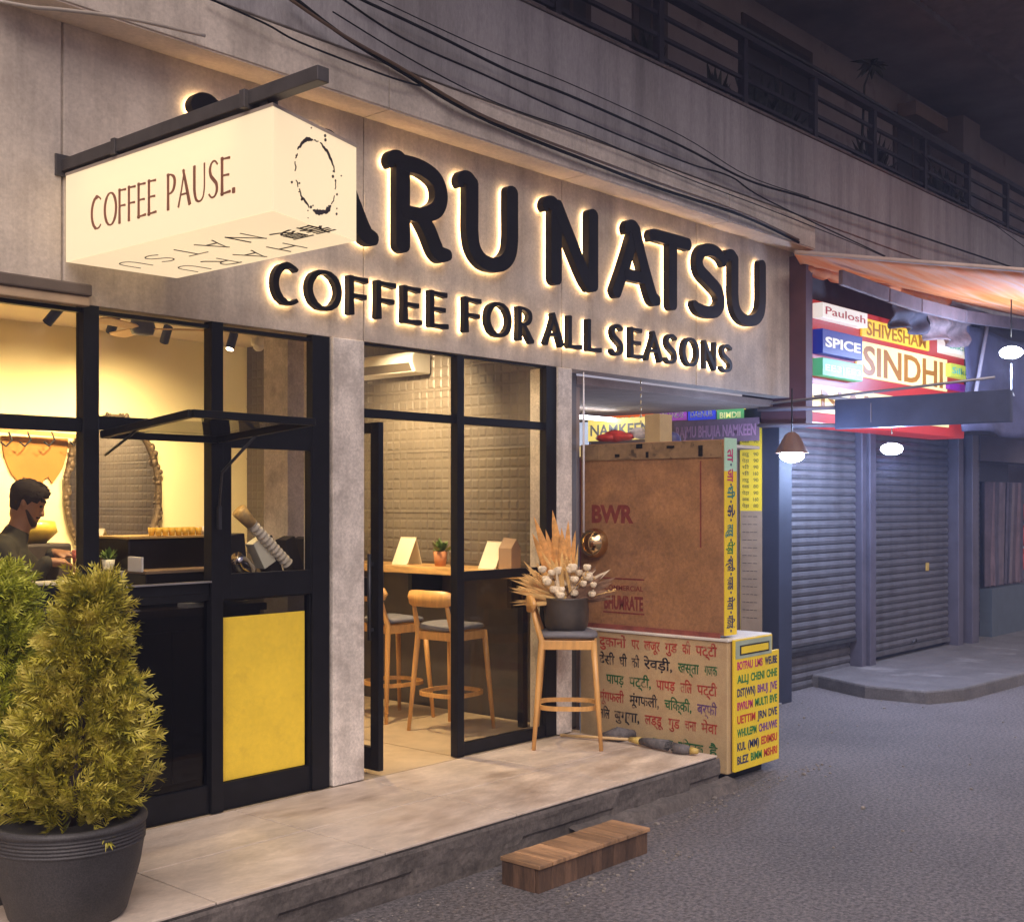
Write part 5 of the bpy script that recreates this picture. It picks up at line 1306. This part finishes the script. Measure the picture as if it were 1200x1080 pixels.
# dark sign board at right angles and its rod
t = thing('projecting_board', 'long dark blank sign board projecting over the street before the lit sign', 'sign board', (9.5,-1.2,2.55))
mb = MB(); mb.box(9.47,9.53,-1.925,-.47,2.415,2.665); mb.build('board', mat('dark board', (.055,.07,.13), .45, var=.25, scale=3), t, bevel=.005)  # blue of the bulb light and haze put into the board colour
mb = MB(); mb.box(9.466,9.47,-.80,-.79,2.46,2.62); mb.tube([(9.5,-.47,2.60),(9.5,.28,2.62)], .018, 8); mb.tube([(9.5,-.47,2.45),(9.5,.28,2.48)], .018, 8); mb.build('mount', mat('pale strip',(.20,.18,.22),.5), t)
mb = MB(); mb.tube([P(895,473,X=9.2)-Vector((0,.06,0)), P(1050,456,X=9.2), P(1166,442,X=9.2)], .011, 6); tag(mb.build('tie_rod', mat('grey rod',(.30,.29,.33),.5,.4)), 'thin grey rod crossing in front of the lit sign', 'rod')

# bulbs
BUL = glow('white bulb', (.92,.95,1), 25)
def bulb(c, energy, label, shade=True, up_to=2.7, s=1.0):
    c = Vector(c); t = thing('bulb_lamp', label, 'lamp', c, 'white bulbs over the shutters')
    if shade:
        mb = MB(); mb.lathe([(.02*s,.17*s),(.05*s,.15*s),(.115*s,.03*s),(.12*s,.02*s),(.11*s,.02*s),(.045*s,.14*s),(.02*s,.15*s)], c, 20, cap=False); mb.build('lamp_shade', mat('tan shade',(.16,.09,.07),.5), t)
    mb = MB(); mb.ball(c, .085*s, 16, 10, (1,1,.55)); mb.build('bulb', BUL, t)
    mb = MB(); mb.tube([c+UP*.12*s, (c.x,c.y,up_to)], .006, 6); mb.build('cord', BLACK, t)
    l = bpy.data.lights.new('bulb_light','POINT'); l.energy = energy*1.45; l.color = (.42,.58,1.0); l.shadow_soft_size = .1
    o = bpy.data.objects.new('bulb_light', l); COL.objects.link(o); o.parent = t; o.location = (0,0,-.12*s)
bulb(P(928,534,Y=-.35), 13, 'white bulb under a tan shade in front of the left shutter', True, 2.73, 1.15)
bulb(P(1045,526,Y=-.45), 34, 'bright bare white bulb under the dark board in front of the wide shutter', False, 2.73, 1.15)
bulb(P(1185,413,Y=-1.1), 30, 'bright oval bulb hanging under the awning at the right', False, 3.75, 1.25)
p = P(1185,420,Y=-1.1)
mb = MB(); mb.tube([p-UP*.05, p-UP*.30, p-UP*.36+RT*.03], .006, 6); tag(mb.build('pull_cord', WHITE), 'white cord dangling below the oval bulb', 'cord')

# =================================================================== UPPER FLOOR
t = thing('apartment_building', 'grey plastered upper floor with a long balcony above the cafe', 'building', (10,0,4.2))
mb = MB(); mb.box(2.0,24,-.165,.0,4.27,4.98); mb.box(9.63,24,-.15,.0,3.95,4.27); mb.build('balcony_wall', CONC_UP, t, bevel=.006)
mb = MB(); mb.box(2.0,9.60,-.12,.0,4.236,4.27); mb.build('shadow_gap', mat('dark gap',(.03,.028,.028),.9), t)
mb = MB(); mb.box(2.0,24,-.18,.02,4.981,5.0); mb.build('coping', mat('brown coping',(.13,.10,.09),.85,var=.4,scale=8), t)
mb = MB(); mb.box(2.0,24,.0,1.1,4.3,4.5); mb.build('balcony_floor', CONC_UP, t)
BW = mat('balcony plaster', (.32,.29,.295), .9, var=.15, scale=2, spot=(.14,.12,.12), spotscale=2)
mb = MB(); mb.box(2.0,24,1.0,1.2,4.5,6.82); mb.build('rear_wall', BW, t)
mb = MB(); mb.box(2.0,24,-.2,1.2,6.82,7.0); mb.build('balcony_ceiling', mat('dark ceiling plaster',(.20,.185,.215),.9,var=.3,scale=1.2), t)
mb = MB()                                               # ribbed overhang beyond the ceiling
x = 2.0
while x < 24:
    mb.add([(x,-.2,6.82),(x+.05,-.2,6.79),(x+.10,-.2,6.82),(x,-3.2,6.86),(x+.05,-3.2,6.83),(x+.10,-3.2,6.86)], [(0,1,4,3),(1,2,5,4)], False); x += .10
mb.box(2.0,24,-.26,-.20,6.74,6.84)
mb.build('ribbed_eave', mat('ribbed sheet',(.17,.16,.185),.7,var=.2), t)
DK = mat('dark opening',(.020,.016,.018),.6); FRM = mat('brown door frame',(.06,.04,.035),.6)
def opening(x0,x1,z0,z1,nm):
    mb = MB(); mb.box(x0,x1,.975,.999,z0,z1); o = mb.build(nm, FRM, t)
    mb = MB(); mb.box(x0+.08,x1-.08,.968,.974,z0+.02,z1-.08); mb.build('panel', DK, o)
    mb = MB(); mb.box((x0+x1)/2-.02,(x0+x1)/2+.02,.96,.9675,z0+.02,z1-.08); mb.build('frame', FRM, o)
def ox(px): return P(px,120,Y=1.0).x
opening(ox(868),ox(950),4.52,6.62,'door'); opening(ox(1046),ox(1086),5.25,6.50,'window'); opening(ox(1112),ox(1132),4.52,6.55,'door')
opening(ox(740),ox(780),4.52,6.6,'door'); opening(ox(640),ox(690),5.2,6.5,'window')
mb = MB(); mb.box(ox(1086)+.05,ox(1110)-.05,.55,.98,5.3,6.62); tag(mb.build('balcony_cupboard', mat('grey cupboard',(.20,.18,.18),.6,var=.1), bevel=.01), 'tall pale cupboard on the balcony between dark openings', 'cupboard')
mb = MB(); mb.box(ox(1050),ox(1090),.75,.98,6.44,6.6); tag(mb.build('window_hood', mat('tan hood',(.26,.20,.16),.7)), 'small tan hood over the balcony window', 'hood')
# railing
t = thing('balcony_railing', 'dark steel railing of four rails along the upper balcony', 'railing', (10,-.1,5.0))
RAIL = mat('dark railing steel',(.030,.024,.030),.5,.4,var=.3,scale=8)
x = 3.8
while x < 23:
    mb = MB(); mb.box(x-.03,x+.03,-.13,-.07,5.0,5.60); mb.build('post', RAIL, t); x += 1.2
for z in (5.08,5.24,5.40):
    mb = MB(); mb.box(2,23.5,-.115,-.085,z-.014,z+.014); mb.build('rail', RAIL, t)
mb = MB(); mb.box(2,23.5,-.14,-.06,5.555,5.60); mb.build('top_rail', RAIL, t)
mb = MB(); mb.tube([(2,-.10,5.65),(6,-.10,5.63),(10,-.10,5.66),(14,-.1,5.62),(23,-.1,5.64)], .018, 8); mb.build('cable', DARKMETAL, t)
# things on the balcony
DKL = mat('dark dry leaves',(.030,.034,.022),.8,var=.5,scale=20)
rg = random.Random(21)
def balcony_plant(px, label, hgt=.7, n=110, pot=True):
    p = P(px,100,Y=.25); x = p.x; t = thing('balcony_plant', label, 'plant', (x,.35,4.5), 'plants on the balcony')
    mb = MB(); mb.lathe([(.10,0),(.14,.28),(.12,.28)], (x,.35,4.8), 14); mb.tube([(x,.35,4.5),(x,.35,4.81)], .09, 10); mb.build('pot', mat('dark pot',(.05,.04,.045),.7), t)
    mb = MB()
    for _ in range(n):
        a = rg.uniform(0,6.28); e = rg.uniform(.3,1.4); L_ = rg.uniform(.4,1)*hgt; b0 = Vector((x,.35,5.05)); d = Vector((math.cos(a)*math.cos(e), .3*math.sin(a)*math.cos(e), math.sin(e)))
        s_ = d.cross(UP).normalized()*.03; m1 = b0+d*L_*.6; tip = b0+d*L_-UP*L_*.1
        mb.add([b0-s_*.2,b0+s_*.2,m1+s_,tip,m1-s_],[(0,1,2,3,4)])
    mb.build('leaves', DKL, t)
for px, l in ((775,'bushy dark potted plant behind the railing at the dark door'),(850,'dark potted plant behind the railing, left of the brown door'),(900,'low dark potted plant at the foot of the brown door on the balcony'),(930,'dark potted plant at the right side of the brown door on the balcony'),(1035,'spiky dark potted plant behind the railing below the balcony window'),(1110,'bushy dark potted plant behind the railing, below the pale cupboard'),(1125,'dark potted plant at the right of the pale cupboard')):
    balcony_plant(px, l, rg.uniform(.55,.85))
p = P(1010,170,Y=.1)
t = thing('tall_stalk_plant', 'tall thin stalk with drooping dark leaves rising above the balcony railing', 'plant', (p.x,.1,4.5))
tp = P(1013,100,Y=.1); t2_ = P(1022,76,Y=.1)
mb = MB(); mb.tube([(p.x,.1,4.5),(p.x,.1,5.3),tp,t2_], [.02,.015,.01,.008], 6); mb.build('stem', DKL, t)
mb = MB()
for k in range(16):
    a = rg.uniform(0,6.28); d = Vector((math.cos(a),math.sin(a)*.6,rg.uniform(-.3,.3))); L_ = rg.uniform(.2,.4); s_ = d.cross(UP).normalized()*.035
    mb.add([t2_, t2_+d*L_*.5+s_, t2_+d*L_-UP*.05, t2_+d*L_*.5-s_],[(0,1,2,3)])
mb.build('leaves', DKL, t)

# wires along the front
WIRE = mat('black cable',(.008,.008,.009),.8,spec=.2); WIREB = mat('brown cable',(.10,.06,.035),.6)
def wire(pts, Y, r, label, m=WIRE):
    Ps = [P(x,y,Y=Y-.015*(i%2)) for i,(x,y) in enumerate(pts)]
    out = []
    q_ = [Ps[0]]+Ps+[Ps[-1]]
    for i in range(1,len(q_)-2):
        for k in range(6):
            t_ = k/6; p0,p1,p2,p3 = q_[i-1:i+3]
            out.append(.5*(2*p1+(p2-p0)*t_+(2*p0-5*p1+4*p2-p3)*t_*t_+(3*p1-p0-3*p2+p3)*t_**3))
    out.append(Ps[-1])
    mb = MB(); mb.tube(out, r*.75, 6); tag(mb.build('cable', m), label, 'cable', 'cables along the upper wall')
wire([(422,-1),(511,41),(600,85),(681,118),(800,172),(876,211),(948,233),(1037,263),(1230,328)], -.24, .013, 'thickest black cable sagging across the upper wall')
wire([(400,-2),(474,46),(570,89),(659,130),(800,189),(856,207),(900,235),(1037,300)], -.25, .009, 'black cable running just under the thickest one along the upper wall')
wire([(390,14),(489,74),(585,122),(689,159),(800,207),(900,245),(1000,285),(1090,325)], -.24, .006, 'thin black cable close above the soffit band')
wire([(244,-2),(311,28),(352,50),(450,88),(493,101)], -.26, .008, 'short dark cable above the box sign bar')
wire([(338,-2),(400,40),(467,78),(533,118),(585,144),(681,181),(770,214),(870,250),(936,281)], -.27, .013, 'brown cable drooping along the top of the soffit band', WIREB)
wire([(345,-2),(405,44),(470,84),(533,122),(590,150),(681,186),(770,220),(870,253),(936,284)], -.24, .016, 'thick black cable bundle lying on the soffit band')
wire([(440,-2),(560,54),(681,104),(800,160),(876,206),(948,231)], -.25, .005, 'thin cable nearest to the balcony above the thickest cable')
wire([(1080,180),(1130,235),(1215,300)], -.25, .006, 'thin cable slanting down the wall at the right edge')
wire([(0,2),(40,9),(75,12),(150,22),(240,42)], -.26, .012, 'pale tangled cable at the top left corner', mat('pale cable',(.35,.30,.25),.7))

# =================================================================== CONIFERS
FOL = None
def folmat(name, c0, c1, c2):
    m = bpy.data.materials.new(name); m.use_nodes = True; N = m.node_tree.nodes; L = m.node_tree.links; b = N['Principled BSDF']; b.inputs['Roughness'].default_value = .55
    g = N.new('ShaderNodeNewGeometry'); cr = N.new('ShaderNodeValToRGB'); cr.color_ramp.elements[0].color = (*c0,1); cr.color_ramp.elements[1].color = (*c2,1); e = cr.color_ramp.elements.new(.5); e.color = (*c1,1)
    tcf = N.new('ShaderNodeTexCoord'); nf = N.new('ShaderNodeTexNoise'); nf.inputs['Scale'].default_value = 11; nf.inputs['Detail'].default_value = 3; L.new(tcf.outputs['Object'], nf.inputs[0])
    ma = N.new('ShaderNodeMath'); ma.operation = 'MULTIPLY_ADD'; ma.inputs[1].default_value = 2.2; ma.inputs[2].default_value = -.85; L.new(nf.outputs[0], ma.inputs[0])
    mb_ = N.new('ShaderNodeMath'); mb_.operation = 'MULTIPLY_ADD'; mb_.inputs[1].default_value = .5; L.new(g.outputs['Random Per Island'], mb_.inputs[0]); L.new(ma.outputs[0], mb_.inputs[2]); L.new(mb_.outputs[0], cr.inputs[0]); L.new(cr.outputs[0], b.inputs['Base Color'])
    tl = N.new('ShaderNodeBsdfTranslucent'); L.new(cr.outputs[0], tl.inputs[0]); mx = N.new('ShaderNodeMixShader'); mx.inputs[0].default_value = .25
    L.new(b.outputs[0], mx.inputs[1]); L.new(tl.outputs[0], mx.inputs[2]); L.new(mx.outputs[0], N['Material Output'].inputs[0]); return m
def conifer(c, r, z0, z1, lean, nspray, label, fm, seed, potr, poth):
    rg = random.Random(seed); c = Vector(c); t = thing('potted_conifer', label, 'plant', c)
    mb = MB(); ph = poth
    prof = [(potr*.70,0),(potr*.76,.02),(potr*.93,ph*.5),(potr*.985,ph*.74)]
    for k in range(5): prof += [(potr*.99,ph*(.755+.035*k)),(potr*1.0,ph*(.762+.035*k)),(potr*1.0,ph*(.775+.035*k)),(potr*.985,ph*(.782+.035*k))]
    prof += [(potr*1.02,ph*.94),(potr*1.03,ph*.97),(potr*1.0,ph),(potr*.92,ph),(potr*.9,ph*.9)]
    mb.lathe(prof, c, 48, cap=False); mb.lathe([(.0,ph*.9),(potr*.91,ph*.9)], c, 24, cap=False); mb.lathe([(potr*.7,0),(.0,.001)], c, 24, cap=False)
    mb.build('pot', mat('speckled dark pot',(.042,.038,.038),.6,var=.2,scale=8,grain=.5,gscale=160,bump=.2,bscale=150), t)
    mb = MB(); mb.tube([c+UP*ph*.9, c+UP*(z1-c.z)*.5+lean*.4, c+UP*(z1-c.z-.05)+lean], [.03,.02,.006], 8); mb.build('trunk', FRM, t)
    mb = MB(); H = z1-z0
    for _ in range(nspray):
        u = rg.random()**.85                             # height fraction
        rad = r*(min(1,(u+.12)/.3)**.7 if u < .2 else 1)*(1-max(0,u-.18)/.84)**1.05 + .015
        a = rg.uniform(0,2*math.pi); q_ = rg.uniform(.25,1.0)**.5*(1+.17*math.sin(a*3+u*9)+.13*math.sin(a*7-u*19)+.08*math.sin(a*13+u*31))
        ax_ = c + lean*u; p = Vector((ax_.x+rad*q_*.86*math.cos(a), ax_.y+rad*q_*.86*math.sin(a), z0+H*u+rg.uniform(0,.05)))
        d = Vector((math.cos(a)*rg.uniform(.5,1.1), math.sin(a)*rg.uniform(.5,1.1), rg.uniform(-.1,1.3))).normalized()
        s = d.cross(Vector((rg.uniform(-1,1),rg.uniform(-1,1),rg.uniform(-1,1)))).normalized(); nrm = s.cross(d)
        Ls = rg.uniform(.05,.125)*(1.25 if rg.random() < .15 else 1); vs = []; fs = []
        def leaf(b0, dd, l, w):                         # small curled scale leaf
            sw = dd.cross(nrm).normalized()*w; n0 = len(vs); cu = rg.uniform(-.3,.7)
            for q2, wf in ((0,.55),(.5,1),(1,.12)):
                c2 = b0 + dd*l*q2 + nrm*l*cu*q2*q2; vs.extend([c2+sw*wf, c2-sw*wf])
            for q2 in range(2): fs.append((n0+2*q2,n0+2*q2+1,n0+2*q2+3,n0+2*q2+2))
        k = 9; bend = rg.uniform(-.1,.6); Ls *= 1.1
        for i in range(k):
            f = i/k; b0 = p + d*Ls*f + nrm*Ls*bend*f*f
            for sg in (-1,1): leaf(b0, (d*.9+nrm*bend*f+s*sg*rg.uniform(.45,.95)).normalized(), (.016+.026*math.sin(math.pi*(.15+.8*f)))*rg.uniform(.7,1.3), rg.uniform(.0026,.0044))
        leaf(p + d*Ls*.9 + nrm*Ls*bend*.81, d, .028, .004)
        mb.add(vs, fs, False)
    mb.build('foliage', fm, t)
cc = P(80,1000,Y=-.86)
conifer((cc.x,-.86,.22), .275, .54, 1.42, Vector((.09,-.02,0)), 1750, 'golden green conifer in a dark ribbed pot at the left end of the terrace', folmat('golden conifer',(.085,.09,.008),(.42,.36,.03),(.76,.64,.14)), 3, .285, .38)
cc = P(-4,1000,Y=-.40)
conifer((cc.x,-.40,.22), .26, .55, 1.46, Vector((.02,0,0)), 1300, 'brighter green conifer standing behind the golden one at the left edge', folmat('green conifer',(.12,.15,.012),(.42,.44,.035),(.70,.68,.14)), 8, .25, .36)

# =================================================================== NIGHT AIR
HZ = bpy.data.materials.new('night haze'); HZ.use_nodes = True; N = HZ.node_tree.nodes; L = HZ.node_tree.links
N.remove(N['Principled BSDF']); pv = N.new('ShaderNodeVolumePrincipled'); pv.inputs['Color'].default_value = (.58,.64,.95,1); pv.inputs['Density'].default_value = .0055; pv.inputs['Anisotropy'].default_value = .3
L.new(pv.outputs[0], N['Material Output'].inputs['Volume'])
mb = MB(); mb.box(-22,36,-18,10,-1,7.6); o = mb.build('haze', HZ); tag(o, 'thin bluish night haze hanging in the street', None, None, 'stuff')
